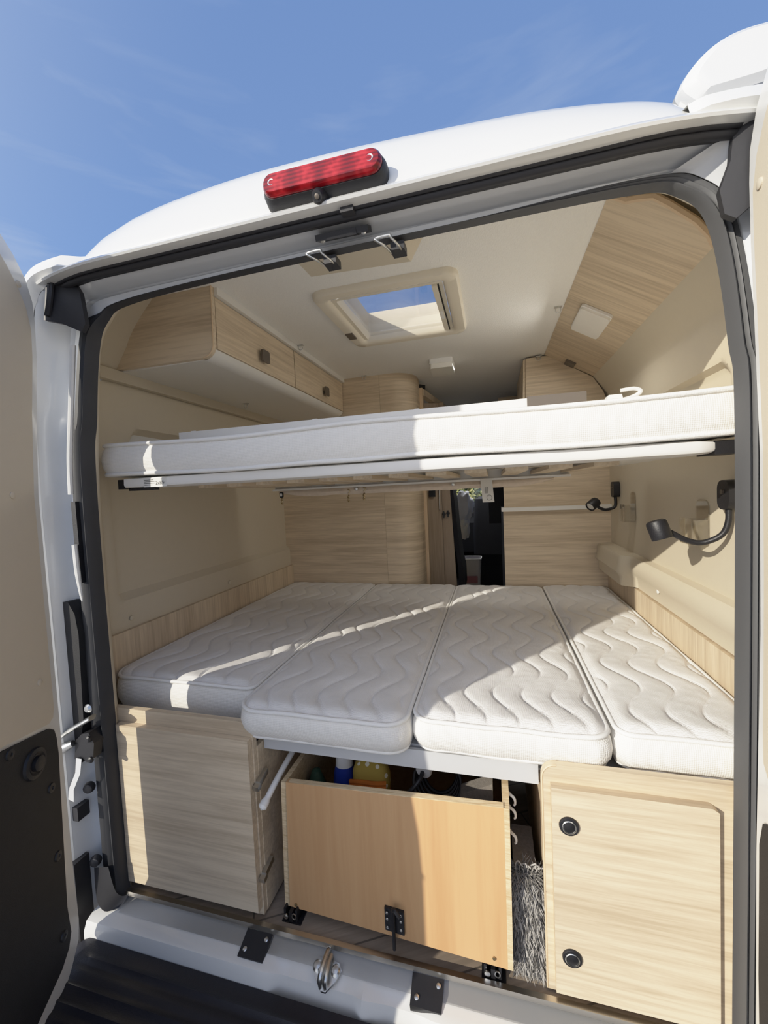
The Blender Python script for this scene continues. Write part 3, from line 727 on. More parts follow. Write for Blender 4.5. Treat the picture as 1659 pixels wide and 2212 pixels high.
# ---- sliding door and frame beyond the column
t = thing('door_frame', 'pale wooden door frame post beside the rounded column', 'door frame', (-.09, 1.7, 0))
bm = BM(); box(bm, -.112, -.066, 1.66, 1.70, 0, 1.80, .003); obj('post', bm, 'edge', t)
bm = BM(); hexa(bm, [(-.10, 1.70, 1.76), (-.06, 1.70, 1.76), (.02, 2.3, 1.76), (-.02, 2.3, 1.76), (-.10, 1.70, 1.80), (-.06, 1.70, 1.80), (.02, 2.3, 1.80), (-.02, 2.3, 1.80)], .003); obj('head_rail', bm, 'woodz', t)
bm = BM(); hexa(bm, [(-.165, 1.66, 1.80), (-.13, 1.64, 1.80), (-.055, 1.72, 1.80), (-.09, 1.74, 1.80), (-.165, 1.66, 1.83), (-.13, 1.64, 1.83), (-.055, 1.72, 1.83), (-.09, 1.74, 1.83)], .003); obj('slide_bracket', bm, 'blackmet', t)
t = thing('cabin_door', 'brownish wooden washroom door with black vent and white handle, past the column', 'door', (-.02, 2.0, 0))
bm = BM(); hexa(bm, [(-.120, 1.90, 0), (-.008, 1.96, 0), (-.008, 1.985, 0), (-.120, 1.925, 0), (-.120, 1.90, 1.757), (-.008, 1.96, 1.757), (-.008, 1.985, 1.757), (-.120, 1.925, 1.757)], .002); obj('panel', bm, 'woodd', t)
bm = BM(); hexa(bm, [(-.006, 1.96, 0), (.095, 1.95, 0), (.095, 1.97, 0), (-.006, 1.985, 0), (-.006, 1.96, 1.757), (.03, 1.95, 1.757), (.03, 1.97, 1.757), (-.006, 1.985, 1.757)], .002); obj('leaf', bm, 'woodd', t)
bm = BM(); box(bm, -.085, -.044, 1.895, 1.915, 1.11, 1.25, .002); obj('vent', bm, 'blackp', t)
bm = BM(); tube(bm, crom([(-.018, 1.95, 1.155), (-.018, 1.935, 1.15), (-.021, 1.935, 1.03), (-.021, 1.95, 1.02)], 4), .004, 8); obj('handle', bm, 'whitep', t)
bm = BM()
for x, z in ((.005, .985), (.034, .99)): lathe(bm, [(.012, 0), (.012, .008), (.006, .012)], (x, 1.955, z), (0, -1, 0), 14); box(bm, x-.004, x+.004, 1.93, 1.95, z-.025, z+.02, .002)
obj('lock', bm, 'blackp', t)

# ================================================================== OVERHEAD LOCKERS
t = thing('overhead_locker', 'left overhead locker with two pale wood flap doors and white underside', 'locker', (-.70, .8, 1.63))
XF = -.515
bm = BM()
ep = [(-.918, 1.632), (-.885, 1.70), (-.832, 1.785), (-.79, 1.832), (-.735, 1.850), (XF+.003, 1.850), (XF-.002, 1.665)]+[(XF-.042+.04*math.cos(R(a)), 1.668+.04*math.sin(R(a))) for a in (-15, -35, -55, -75, -90)]
prism(bm, [(x, .255, z) for x, z in ep], (0, .016, 0)); obj('end_panel', bm, 'woodx', t, angle=30)
bm = BM(); tube(bm, [(x, .254, z) for x, z in ep[5:]], .0022, 6); obj('edging', bm, 'edge', t)
bm = BM(); box(bm, -.92, -.565, .27, 1.44, 1.626, 1.638); obj('underside', bm, 'white_lam', t, label='white underside panel')
bm = BM(); prof = [(-.565, 1.626), (-.552, 1.627), (-.535, 1.634), (-.524, 1.646), (-.520, 1.656), (-.528, 1.660)]
loft(bm, [[(x, .27, z), (x, 1.44, z)] for x, z in prof]); obj('front_edge', bm, 'white_lam', t)
bm = BM(); box(bm, -.915, -.535, .272, 1.438, 1.64, 1.845); obj('carcass', bm, 'woody', t)
bm = BM(); box(bm, -.53, -.500, .27, 1.44, 1.826, 1.85, .003); obj('cornice', bm, 'white_lam', t, label='white strip along the ceiling')
for y0, y1, ky in ((.275, .818, .545), (.824, 1.436, 1.155)):
    bm = BM(); box(bm, -.532, XF, y0, y1, 1.658, 1.824, .0015); dr = obj('door', bm, 'woody', t)
    bm = BM(); plate(bm, (XF+.012, ky, 1.712), (0, 1, 0), (0, 0, 1), .052, .046, .007, .008, .002); tube(bm, [(XF-.001, ky, 1.712), (XF+.013, ky, 1.712)], .008, 10); obj('knob', bm, 'knob', dr)
bm = BM(); box(bm, -.925, -.90, .18, 1.44, 1.59, 1.628, .004); struct('trim_5', bm, 'beige', label='beige strip under the locker')

# right sloping wood panel with lamp
t = thing('sloping_panel', 'pale wood sloping panel between cream ceiling and right wall', 'wall panel', (.74, .8, 1.71))
bm = BM(); pa, pb = V((.626, 0, 1.848)), V((.860, 0, 1.708)); nn = V((pb-pa).normalized()).cross(V((0, 1, 0)))
if nn.z > 0: nn = -nn
edge0 = [(pa, .225), (pa+(pb-pa)*.16, .225), (pa+(pb-pa)*.25, .204), (pa+(pb-pa)*.35, .186), (pa+(pb-pa)*.48, .193), (pa+(pb-pa)*.74, .214), (pa+(pb-pa)*.9, .24), (pb, .268)]
poly = [q+V((0, y, 0)) for q, y in edge0]+[pb+V((0, 1.445, 0)), pa+V((0, 1.445, 0))]
prism(bm, poly, -nn*.014); obj('panel', bm, 'woodslope', t)
bm = BM(); tube(bm, [q+V((0, y, 0))-nn*.006 for q, y in edge0], .008, 6); obj('raw_edge', bm, 'edge', t)
# locker past the bunk, on the right
t = thing('corner_locker', 'pale wooden corner locker with slots, past the bunk on the right', 'locker', (.73, 1.47, 1.4))
bm = BM(); prism(bm, [(.520, 1.447, 1.40), (.536, 1.447, 1.84), (.640, 1.447, 1.842), (.858, 1.447, 1.705), (.905, 1.447, 1.63), (.93, 1.447, 1.56), (.93, 1.447, 1.40)], (0, .016, 0)); obj('front', bm, 'woodx', t)
bm = BM(); hexa(bm, [(.505, 1.463, 1.40), (.52, 1.463, 1.40), (.52, 2.0, 1.40), (.505, 2.0, 1.40), (.521, 1.463, 1.84), (.536, 1.463, 1.84), (.536, 2.0, 1.84), (.521, 2.0, 1.84)]); obj('side', bm, 'woody', t)
bm = BM()
for x in (.60, .685, .77): tube(bm, [(x-.03, 1.4465, 1.615), (x+.03, 1.4465, 1.615), (x+.032, 1.4465, 1.60), (x+.034, 1.4465, 1.52), (x-.03, 1.4465, 1.52)], .0025, 5, True)
obj('slot', bm, 'edge', t)
bm = BM(); obox(bm, (.741, 1.395, 1.772), (.86, 0, -.51), (0, 1, 0), (.51, 0, .86), .026, .028, .006, .002); obj('wall_switch', bm, 'knob', label='dark rocker switch at the far end of the sloping panel', cat='switch')
t = thing('far_locker', 'narrow wooden locker end with a round catch, far right past the corner locker', 'locker', (.5, 2.1, 1.4))
bm = BM(); box(bm, .40, .53, 2.2, 2.22, 1.40, 1.80, .003); obj('front', bm, 'woodx', t)
bm = BM(); lathe(bm, [(.016, 0), (.016, .006), (.008, .008)], (.47, 2.198, 1.77), (0, -1, 0), 14); obj('catch', bm, 'edge', t)

# ================================================================== SKYLIGHT
t = thing('skylight', 'cream framed roof skylight with raised lid, in the ceiling', 'skylight', (0, .67, 1.83))
def ring(bm, stations, cx, cy):
    rows = [[(cx+a, cy+b, z) for a, b in rrect(w, h, r, 5)] for w, h, r, z in stations]; loft(bm, rows, True)
bm = BM(); ring(bm, [(.498, .525, .045, 1.850), (.496, .523, .045, 1.838), (.485, .512, .042, 1.830), (.43, .46, .03, 1.829), (.405, .44, .02, 1.832), (.395, .43, .015, 1.842), (.392, .428, .012, 1.86)], .005, .665); obj('frame', bm, 'frame', t, angle=50)
bm = BM(); ring(bm, [(.392, .428, .012, 1.845), (.362, .398, .010, 1.845), (.350, .385, .008, 1.858), (.350, .385, .008, 1.96)], .004, .688); obj('inner_frame', bm, 'frame', t)
bm = BM(); box(bm, .163, .182, .49, .88, 1.838, 1.85, .003); bl_ = obj('blind_cassette', bm, 'frame', t); bm = BM(); plate(bm, (.172, .72, 1.838), (0, 1, 0), (1, 0, 0), .07, .012, .005, .003); obj('finger_grip', bm, 'whitep', bl_)
bm = BM(); box(bm, .1835, .1865, .49, .90, 1.838, 1.846); obj('gap', bm, 'blackp', t)
bm = BM(); box(bm, -.235, -.205, .74, .80, 1.824, 1.832, .003); obj('catch', bm, 'knob', t)
bm = BM(); box(bm, -.168, .178, .498, .878, 1.872, 1.876); obj('pane', bm, 'glass', t)
# ================================================================== CEILING LAMPS, HOOKS
LAMPW = 2.1
def square_lamp(name, c, ax, ay, w, h, label, th=.016, mat='lamp'):
    ax, ay = V(ax).normalized(), V(ay).normalized(); n = ax.cross(ay); c = V(c)
    t = thing(name, label, 'lamp', c)
    bm = BM(); plate(bm, c, ax, ay, w, h, .012, th*.55, .002); obj('base', bm, 'whitep', t)
    if mat == 'lamp': area(label.split()[0]+'_light', c+n*.03, .12, LAMPW, n.to_track_quat('-Z', 'Y').to_euler())
    bm = BM(); plate(bm, c+n*th*.5, ax, ay, w*.94, h*.94, .011, th*.6, .004); obj('diffuser', bm, mat, t)
sx = (pb-pa).normalized()
square_lamp('ceiling_lamp', pa+sx*.118+V((0, .865, 0))+nn*.001, sx if nn.dot(sx.cross(V((0, 1, 0)))) > 0 else -sx, (0, 1, 0), .118, .215, 'square white lamp on the sloping wood panel')
square_lamp('ceiling_lamp', (.097, 1.36, 1.849), (1, 0, 0), (0, -1, 0), .125, .17, 'square white lamp on the cream ceiling, past the skylight', th=.045)
square_lamp('ceiling_lamp', (.095, 2.72, 1.849), (1, 0, 0), (0, -1, 0), .11, .13, 'small dim lamp on the far ceiling, towards the cab', mat='knob')
def hook(c, n, label):
    c, n = V(c), V(n).normalized(); a = n.orthogonal().normalized(); b = n.cross(a)
    t = thing('ring_hook', label, 'hook', c, 'small ring hooks')
    bm = BM(); obox(bm, c+n*.0015, V((1, 0, 0)) if abs(n.x) < .9 else V((0, 1, 0)), V((0, 1, 0)) if abs(n.y) < .9 else V((0, 0, 1)), n, .014, .007, .0015, .001); obj('plate', bm, 'steel', t)
    bm = BM(); tube(bm, [c+n*.012+V((math.cos(k*PI/6)*.010, 0, math.sin(k*PI/6)*.010)) for k in range(12)], .0016, 6, True); obj('ring', bm, 'steel', t)
hook((.606, .845, 1.85), (0, 0, -1), 'steel ring hook on the ceiling beside the sloping wood panel')
hook((-.488, .837, 1.85), (0, 0, -1), 'steel ring hook on the ceiling above the left locker doors')
hook((-.37, 1.425, 1.85), (0, 0, -1), 'steel ring hook at the ceiling, top of the left partition')
hook((.597, 1.44, 1.842), (0, 0, -1), 'steel ring hook at the top of the corner locker')
hook((-.812, .873, 1.626), (0, 0, -1), 'steel ring hook on the white locker underside')

# ================================================================== LOWER MATTRESSES
def mattress(name, label, x0, x1, y0, y1, z1, zb, rf, rb=.03, nx=120, nl=6, ph=0., amp=.031, lam=.275, tuck=.0, skew=None, rl=None):
    """quilted top with sewn waves, piped edges; rf front corner radius, rl front-left override"""
    t = thing(name, label, 'mattress', ((x0+x1)/2, (y0+y1)/2, zb))
    rl = rf if rl is None else rl
    def inset(d, r): return r-math.sqrt(max(0, r*r-(r-d)**2)) if d < r else 0
    ds = [0, .002, .005, .009, .014, .02, .028, .037, .047, .058, .07]
    ln = y1-y0
    vs = ds+[.07+(ln-.14)*(i+1)/210 for i in range(209)]+[ln-q for q in ds[::-1]]
    us = [0, .004, .01, .018, .028, .04]+[.04+.92*(i+1)/(nx) for i in range(nx-1)]+[.96, .972, .982, .99, .996, 1]
    sp = (x1-x0)/nl
    def span(v):
        f = max(inset(v, rf), inset(ln-v, rb)); g = max(inset(v, rl), inset(ln-v, rb))
        return x0+g, x1-f
    def top(u, v):
        a, b = span(v); x = a+(b-a)*u
        e = min(x-a, b-x, v, ln-v)
        z = z1-.013*(1-min(1, e/.035))**2
        y = y0+v
        w = amp*math.sin(2*PI*y/lam+ph)
        q = (x-x0-w)/sp; k = abs(q-math.floor(q)-.5)*2   # 0 in the middle of a rib .. 1 at the seam
        seam = 1-k if k > .5 else 1
        dist = (1-k)*sp/2
        fade = min(1, e/.02)
        z += fade*(.0042*(1-k**2.2)-.0032*math.exp(-(dist/.0036)**2))
        z += .0025*noise.noise(V((x*9, y*7, 1.7)))+.001*noise.noise(V((x*40, y*40, 3)))
        return (x, y, z)
    bm = BM(); loft(bm, [[top(u, v) for u in us] for v in vs])
    obj('quilted_top', bm, 'quilt', t, angle=80)
    # border following the outline
    def outline(z, o):
        pts = []
        L = []
        n = 12
        def arc(cx, cy, r, a0, a1):
            if r < 1e-4: return [(cx, cy, 0)]
            return [(cx+(r)*math.cos(R(a0+(a1-a0)*i/n)), cy+(r)*math.sin(R(a0+(a1-a0)*i/n)), 0) for i in range(n+1)]
        X0, X1, Y0, Y1 = x0-o, x1+o, y0-o, y1+o
        L += arc(X0+rl, Y0+rl, rl, 180, 270); L += [(X0+rl+(X1-rf-X0-rl)*k/8, Y0, 0) for k in range(1, 8)]
        L += arc(X1-rf, Y0+rf, rf, 270, 360); L += [(X1, Y0+rf+(Y1-rb-Y0-rf)*k/12, 0) for k in range(1, 12)]
        L += arc(X1-rb, Y1-rb, rb, 0, 90); L += arc(X0+rb, Y1-rb, rb, 90, 180); L += [(X0, Y1-rb-(Y1-rb-Y0-rl)*k/12, 0) for k in range(1, 12)]
        return [V((p[0], p[1], z)) for p in L]
    ze = z1-.013
    rows = []
    for k, (tt, o) in enumerate(((0, -.004), (.06, .001), (.2, .006), (.45, .009), (.7, .007), (.9, .001), (1, -.006))):
        rr_ = outline(ze+(zb-ze)*tt, o)
        if tuck: rr_ = [p+V((0, tuck*tt*tt*max(0, 1-(p.y-y0)/.1), 0)) for p in rr_]
        rows.append([p+V((.0, .002*noise.noise(p*22), 0)) for p in rr_])
    bm = BM(); loft(bm, rows, True, False, True); obj('border', bm, 'side', t, angle=70)
    for z, o in ((ze+.001, .0005), (zb+.004, -.004)):
        pts = outline(z, o)
        if tuck and z < ze: pts = [p+V((0, tuck*max(0, 1-(p.y-y0)/.1), 0)) for p in pts]
        bm = BM(); tube(bm, [p+V((0, 0, .0035*noise.noise(p*11))) for p in pts], .0058, 8, True); obj('piping', bm, 'piping', t, label='white piping along the edge', angle=70)
    return t
ZT = .615
mattress('mattress', 'leftmost quilted mattress piece, against the left wall, crossed by a sun stripe', -.905, -.368, .125, 1.438, ZT, .496, .03, ph=.4, rl=.075)
mattress('mattress', 'second quilted mattress piece from the left, shaded blueish front', -.350, .113, .018, 1.425, ZT, .520, .055, ph=1.9, tuck=.012)
mattress('mattress', 'third quilted mattress piece from the left, front sunlit with diagonal shadow', .127, .572, .050, 1.42, ZT, .520, .05, ph=.2, tuck=.012)
mattress('mattress', 'rightmost quilted mattress piece, sunlit, against the right wall', .590, .900, .075, 1.438, ZT+.002, .520, .07, ph=1.2, nl=4, rl=.035)
# bed base
t = thing('bed_base', 'grey metal bed support under the middle mattresses, above the wooden drawer', 'bed base', (.03, .7, .48))
bm = BM(); box(bm, -.308, .419, .075, .085, .462, .510, .002); obj('front_rail', bm, 'greyrail', t)
bm = BM(); box(bm, -.905, .905, .09, 1.44, .487, .4925); box(bm, -.345, .57, .095, 1.40, .4925, .5125); obj('platform', bm, 'greyrail', t)

# ================================================================== BASE CABINETS
t = thing('base_cabinet', 'left pale wood base cabinet with a plain door, in shade', 'cabinet', (-.55, .2, .0))
def fframe(x0, x1, z0, z1, r, right):
    p = [(x0, z0), (x1, z0)]
    if right: p += [(x1-r+r*math.cos(R(a)), z1-r+r*math.sin(R(a))) for a in range(0, 91, 15)]+[(x0, z1)]
    else: p += [(x1, z1)]+[(x0+r+r*math.cos(R(a)), z1-r+r*math.sin(R(a))) for a in range(90, 181, 15)]
    return p
bm = BM(); prism(bm, [(x, .03, z) for x, z in fframe(-.80, -.312, .012, .560, .045, True)], (0, .016, 0), .0015); obj('front_frame', bm, 'woodx', t)
bm = BM(); box(bm, -.324, -.310, .046, .75, .012, .4855, .001); obj('side_panel', bm, 'woodx', t)
bm = BM(); box(bm, -.905, -.326, .05, .76, .012, .484); obj('carcass', bm, 'darkcab', t)
bm = BM(); box(bm, -.757, -.316, .010, .029, .036, .520, .0025); dr = obj('door', bm, 'woodx', t, label='plain wooden door')
for z in (.395, .135):
    bm = BM(); obox(bm, (-.305, .052, z), (0, 1, .25), (0, -.25, 1), (1, 0, 0), .022, .008, .006, .001); obox(bm, (-.305, .026, z-.01), (0, 1, .25), (0, -.25, 1), (1, 0, 0), .008, .007, .008, .001); obj('hinge', bm, 'steel', dr)
bm = BM(); box(bm, -.812, -.79, .0, .06, .03, .45, .006); struct('trim_6', bm, 'rubber', label='dark lower trim beside the left cabinet')

t = thing('base_cabinet', 'right pale wood base cabinet with a sunlit door and two round push knobs', 'cabinet', (.66, .2, .0))
bm = BM(); prism(bm, [(x, .03, z) for x, z in fframe(.421, .925, .008, .545, .03, False)], (0, .016, 0), .0015); obj('front_frame', bm, 'woodx', t)
bm = BM(); tube(bm, [(x, .031, z) for x, z in [(.4225, .01)]+[(.4225, .3)]+fframe(.4225, .925, .008, .5435, .03, False)[:2:-1]], .0022, 6); obj('edging', bm, 'edge', t)
bm = BM(); box(bm, .423, .437, .046, .75, .008, .4855, .001); obj('side_panel', bm, 'woodx', t)
bm = BM(); box(bm, .44, .905, .05, .76, .008, .484); obj('carcass', bm, 'darkcab', t)
bm = BM(); prism(bm, [(x, .0295, z) for x, z in [(.439, .026), (.752, .026), (.752, .497), (.740, .505), (.439, .505)]], (0, -.019, 0), .0015); dr = obj('door', bm, 'woodx', t, label='sunlit wooden door')
for z in (.424, .119):
    kb = BM(); lathe(kb, [(.0205, 0), (.0205, .003), (.019, .005), (.0155, .005), (.015, .003)], (.473, .0105, z), (0, -1, 0), 32); k = obj('push_knob', kb, 'blackp', dr)
    kb = BM(); lathe(kb, [(.015, .002), (.015, .006), (.0135, .007), (.013, .005)], (.473, .0105, z), (0, -1, 0), 32); obj('chrome_ring', kb, 'steel', k)
    kb = BM(); lathe(kb, [(.013, .003), (.012, .006), (.006, .008), (0, .0085)], (.473, .0105, z), (0, -1, 0), 24); obj('button', kb, 'blackmet', k)

# ================================================================== WOODEN PULL-OUT BOX
t = thing('plywood_box', 'open-topped plywood drawer box with an orange-brown front, under the bed', 'drawer', (.05, .2, .04))
TL, BL_, TR, BR_ = V((-.247, .05, .390)), V((-.258, .05, .032)), V((.350, .004, .447)), V((.347, .004, .060))
ud = (TR-TL).normalized(); th = V((0, .016, 0))
bm = BM(); a = ud*.012; b_ = ud*-.012
hexa(bm, [BL_+a, BR_+b_, BR_+b_+th, BL_+a+th, TL+a, TR+b_, TR+b_+th, TL+a+th], .0008); fp = obj('front_panel', bm, 'ply', t, label='reddish plywood front')
for nm, p0, p1, s in (('side_panel', TL, BL_, 1), ('side_panel', TR, BR_, -1)):
    w = ud*.0155*s; back = V((.0, .62, 0)); up = V((0, 0, .0 if s > 0 else .045))
    bm = BM(); q = [p1, p1+w, p1+w+back, p1+back, p0, p0+w, p0+w+back+up*0, p0+back+up*0]
    hexa(bm, q, .0008); sp_ = obj(nm, bm, 'plyedge', t)
bm = BM(); hexa(bm, [TL+th*-.02+V((.013, 0, -.0005)), TR+V((-.013, 0, -.0005)), TR+th+V((-.013, 0, -.0005)), TL+th+V((.013, 0, -.0005)), TL+V((.013, 0, .0012)), TR+V((-.013, 0, .0012)), TR+th+V((-.013, 0, .0012)), TL+th+V((.013, 0, .0012))]); obj('top_edge', bm, 'plyedge', t, label='pale plywood edge')
bm = BM(); e0 = V((.014, .016, .006)); hexa(bm, [BL_+V((.014, .016, .004)), BR_+V((-.014, .016, .004)), BR_+V((-.014, .62, .004)), BL_+V((.014, .62, .004)), BL_+V((.014, .016, .014)), BR_+V((-.014, .016, .014)), BR_+V((-.014, .62, .014)), BL_+V((.014, .62, .014))]); obj('bottom', bm, 'ply', t)
bm = BM(); hexa(bm, [BL_+V((.014, .60, .004)), BR_+V((-.014, .60, .004)), BR_+V((-.014, .62, .004)), BL_+V((.014, .62, .004)), TL+V((.014, .60, -.01)), TR+V((-.014, .60, -.03)), TR+V((-.014, .62, -.03)), TL+V((.014, .62, -.01))]); obj('back_panel', bm, 'darkcab', t)
# bolt latch on the front
zc, xc, yc = .085, .0635, .0245
bm = BM(); hexa(bm, [(.040, yc-.004, .066), (.090, yc-.004-.004, .066), (.090, yc, .066), (.040, yc+.002, .066), (.040, yc-.004, .126), (.090, yc-.008, .126), (.090, yc, .126), (.040, yc+.002, .126)], .001); bo = obj('bolt_latch', bm, 'blackmet', fp, label='black bolt latch')
bm = BM(); tube(bm, crom([(.084, .000, .130), (.072, .004, .140), (.064, .010, .134), (.064, .012, .118), (.064, .012, .03)], 5), .0048, 8); obj('bolt', bm, 'blackmet', bo)
for x in (.047, .082):
    for z in (.078, .10, .116):
        bm = BM(); lathe(bm, [(.0035, 0), (.0035, .002), (.001, .003)], (x, yc-.006, z), (0, -1, 0), 8); obj('screw', bm, 'steel', bo)
for p in (V((-.222, .046, .045)), V((.305, .006, .078))):
    bm = BM(); lathe(bm, [(.004, 0), (.004, .002), (.001, .002)], p, (0, -1, 0), 8); obj('screw', bm, 'brass', fp)
for y, z in ((.07, .425), (.07, .392), (.07, .330)):
    bm = BM(); tube(bm, crom([(.3495, y+.01, z+.004), (.352, y, z+.007), (.360, y-.006, z+.005), (.3635, y-.008, z), (.364, y-.008, z-.010), (.361, y-.008, z-.013)], 4), .0042, 8, flat=.55); obj('tool_clip', bm, 'whitep', t, label='small white plastic clip')
# runner feet
for x, y, lb in ((-.232, .045, 'left black runner foot under the drawer, by the left cabinet'), (.302, .03, 'right black runner foot under the drawer, by the grey shag')):
    t = thing('runner_foot', lb, 'runner', (x, y, .002))
    bm = BM(); box(bm, x-.028, x+.028, y-.012, y+.05, .002, .006, .001); box(bm, x-.022, x-.016, y-.01, y+.05, .004, .040, .001); box(bm, x+.012, x+.018, y-.01, y+.05, .004, .040, .001); box(bm, x-.006, x+.004, y-.012, y+.05, .004, .034, .002); obj('bracket', bm, 'blackmet', t)
    bm = BM(); lathe(bm, [(.007, 0), (.007, .003), (.003, .004)], (x-.014, y-.012, .022), (0, -1, 0), 10); tube(bm, [(x+.009+.006*math.cos(k*PI/5), y-.012, .024+.008*math.sin(k*PI/5)) for k in range(10)], .0014, 5, True); obj('screw', bm, 'steel', t)

# ---- things inside the box
t = thing('spray_bottle', 'blue and white plastic bottle standing in the plywood drawer', 'bottle', (-.115, .16, .047))
bm = BM(); lathe(bm, [(.030, 0), (.034, .01), (.034, .22), (.031, .26), (.026, .28)], (-.115, .16, .085), (.0, .10, 1), 24); obj('body', bm, 'blue', t)
bm = BM(); lathe(bm, [(.0262, .278), (.0255, .30), (.021, .345), (.017, .385), (.017, .39)], (-.115, .16, .085), (.0, .10, 1), 24); obj('cap', bm, 'whitep', t, label='white upper part')
t = thing('cleaning_mitt', 'yellow dotted and orange cleaning mitt in the plywood drawer, beside the bottle', 'mitt', (-.035, .18, .047))
bm = BM(); rows = []
for h, w, d in ((.30, .050, .028), (.335, .055, .032), (.365, .054, .030), (.387, .046, .022), (.398, .028, .010)):
    rows.append([V((-.028+a, .175+b, h)) for a, b in rrect(w*2, d*2, min(w, d)*.9, 5)])
m, nt, b = nmat('dotted_cloth'); L = nt.links.new
tc = N(nt, 'ShaderNodeTexCoord'); vo = N(nt, 'ShaderNodeTexVoronoi', Scale=38.); vo.inputs['Randomness'].default_value = .25; L(tc.outputs['Object'], vo.inputs['Vector'])
lt = N(nt, 'ShaderNodeMath', operation='LESS_THAN'); lt.inputs[1].default_value = .24; L(vo.outputs['Distance'], lt.inputs[0])
mx = N(nt, 'ShaderNodeMix', data_type='RGBA'); mx.inputs[6].default_value = (.42, .30, .06, 1); mx.inputs[7].default_value = (.75, .70, .55, 1); L(lt.outputs[0], mx.inputs[0]); L(mx.outputs[2], b.inputs['Base Color']); b.inputs['Roughness'].default_value = .9
loft(bm, rows, True, True, True); obj('dotted_back', bm, m, t)
bm = BM()
for k in range(7):
    y = .140-.003*k; z = .352-.010*k
    tube(bm, crom([(-.085, y+.012, z-.012), (-.05, y, z), (-.01, y-.002, z+.002), (.022, y+.008, z)], 4), .0065, 8)
for k in range(5): tube(bm, crom([(-.08, .135, .30-.02*k), (-.03, .125, .305-.02*k), (.02, .138, .302-.02*k)], 4), .009, 8)
obj('fringe', bm, 'orange', t); bm = BM(); box(bm, -.078, .020, .15, .20, .20, .31, .01); obj('cuff', bm, 'orange', t)
bm = BM(); lathe(bm, [(.02, 0), (.034, .02), (.038, .10), (.03, .25), (.012, .30), (0, .305)], (-.197, .165, .05), (0, 0, 1), 20); obj('green_bottle', bm, 'green', label='dark green bottle at the left corner of the drawer', cat='bottle')
t = thing('power_cable', 'black cable with a white round plug end, lying in the drawer', 'cable', (.1, .2, .047))
bm = BM(); lathe(bm, [(.009, 0), (.020, 0), (.0225, .004), (.0225, .05), (.018, .055), (0, .055)], (.128, .155, .395), (.15, 1, .25), 24); obj('plug', bm, 'whitep', t)
bm = BM(); tube(bm, crom([(.128, .165, .397), (.120, .135, .385), (.095, .12, .360), (.05, .125, .320), (.02, .14, .28), (.06, .2, .18), (.12, .3, .12)], 8), .006, 8)
for k in range(5): tube(bm, [(.15+(.07-.003*k)*math.cos(q*PI/12), .25+.05*math.sin(q*PI/12)*.8+.02*k, .30+(.055+.002*k)*math.sin(q*PI/12)) for q in range(24)], .005, 6, True)
obj('cord', bm, 'rubber', t)
t = thing('hand_brush', 'grey woven brush head with a dark curved handle in the drawer', 'brush', (.27, .18, .047))
bm = BM(); hexa(bm, [(.235, .14, .10), (.312, .14, .10), (.312, .18, .10), (.235, .18, .10), (.228, .14, .358), (.312, .135, .402), (.312, .175, .402), (.228, .18, .358)], .004); obj('head', bm, 'greyc', t)
bm = BM(); tube(bm, crom([(.15, .12, .28), (.165, .12, .335), (.19, .12, .358), (.215, .12, .352), (.235, .12, .325), (.25, .12, .28)], 6), .012, 8, flat=.5); obj('handle', bm, 'knob', t)
# white pole beside the box
t = thing('crank_pole', 'white round pole leaning between left cabinet and plywood drawer', 'pole', (-.275, .03, .35))
p0, p1, p2 = V((-.279, .02, .352)), V((-.268, .15, .400)), V((-.262, .45, .44))
bm = BM(); tube(bm, crom([p0, V((-.272, .09, .382)), p1], 6)+[p2], .0085, 12); obj('tube', bm, 'whitep', t)
bm = BM(); lathe(bm, [(.0105, -.004), (.0115, .002), (.0115, .014), (.009, .016), (.004, .020), (.004, .014)], p0, (p0-p1), 18); obj('end_cap', bm, 'whitep', t)
# grey shag
t = thing('shag_mat', 'grey shaggy mat standing in the gap beside the right cabinet', 'mat', (.385, .1, .002))
bm = BM(); hexa(bm, [(.352, .06, .002), (.408, .055, .002), (.408, .20, .002), (.352, .20, .002), (.356, .075, .25), (.408, .072, .25), (.408, .20, .25), (.356, .20, .25)], .004); obj('backing', bm, 'greyc', t)
bm = BM()
for k in range(5200):
    a = random.random(); zz = .004+.252*random.random()**.9; x = .347+.070*a; wid = .0007+.0010*random.random()
    p = V((x+.004*math.sin(zz*60), .060+.012*random.random(), zz)); l = .016+.024*random.random()
    d = V((random.uniform(-.8, .8), -1.0*random.random()-.15, random.uniform(-1.5, .5))).normalized()*l
    if zz > .235: d = V((random.uniform(-.8, .9), random.uniform(-.8, .1), random.uniform(-.2, 1.3))).normalized()*l*1.2
    q = p+d*.55+V((0, -.002, 0)); e = p+d+V((0, 0, -.3*l if zz < .235 else -.1*l)); e.z = max(e.z, .003); q.z = max(q.z, .003)
    s = V((wid, 0, wid*.4)); vs = [bm.verts.new(c) for c in (p-s, p+s, q+s, e, q-s)]; bm.faces.new(vs)
obj('pile', bm, 'grey', t, kind='stuff', smooth=False, norm=False)
bm = BM()
for k in range(6): tube(bm, crom([(.362+.008*k, .055, .25), (.360+.010*k, .05, .275), (.366+.011*k+.006*(k % 2), .045, .290-.004*(k % 3)), (.376+.009*k, .04, .282)], 5), .0016, 5)
obj('loose_threads', bm, 'grey', t)

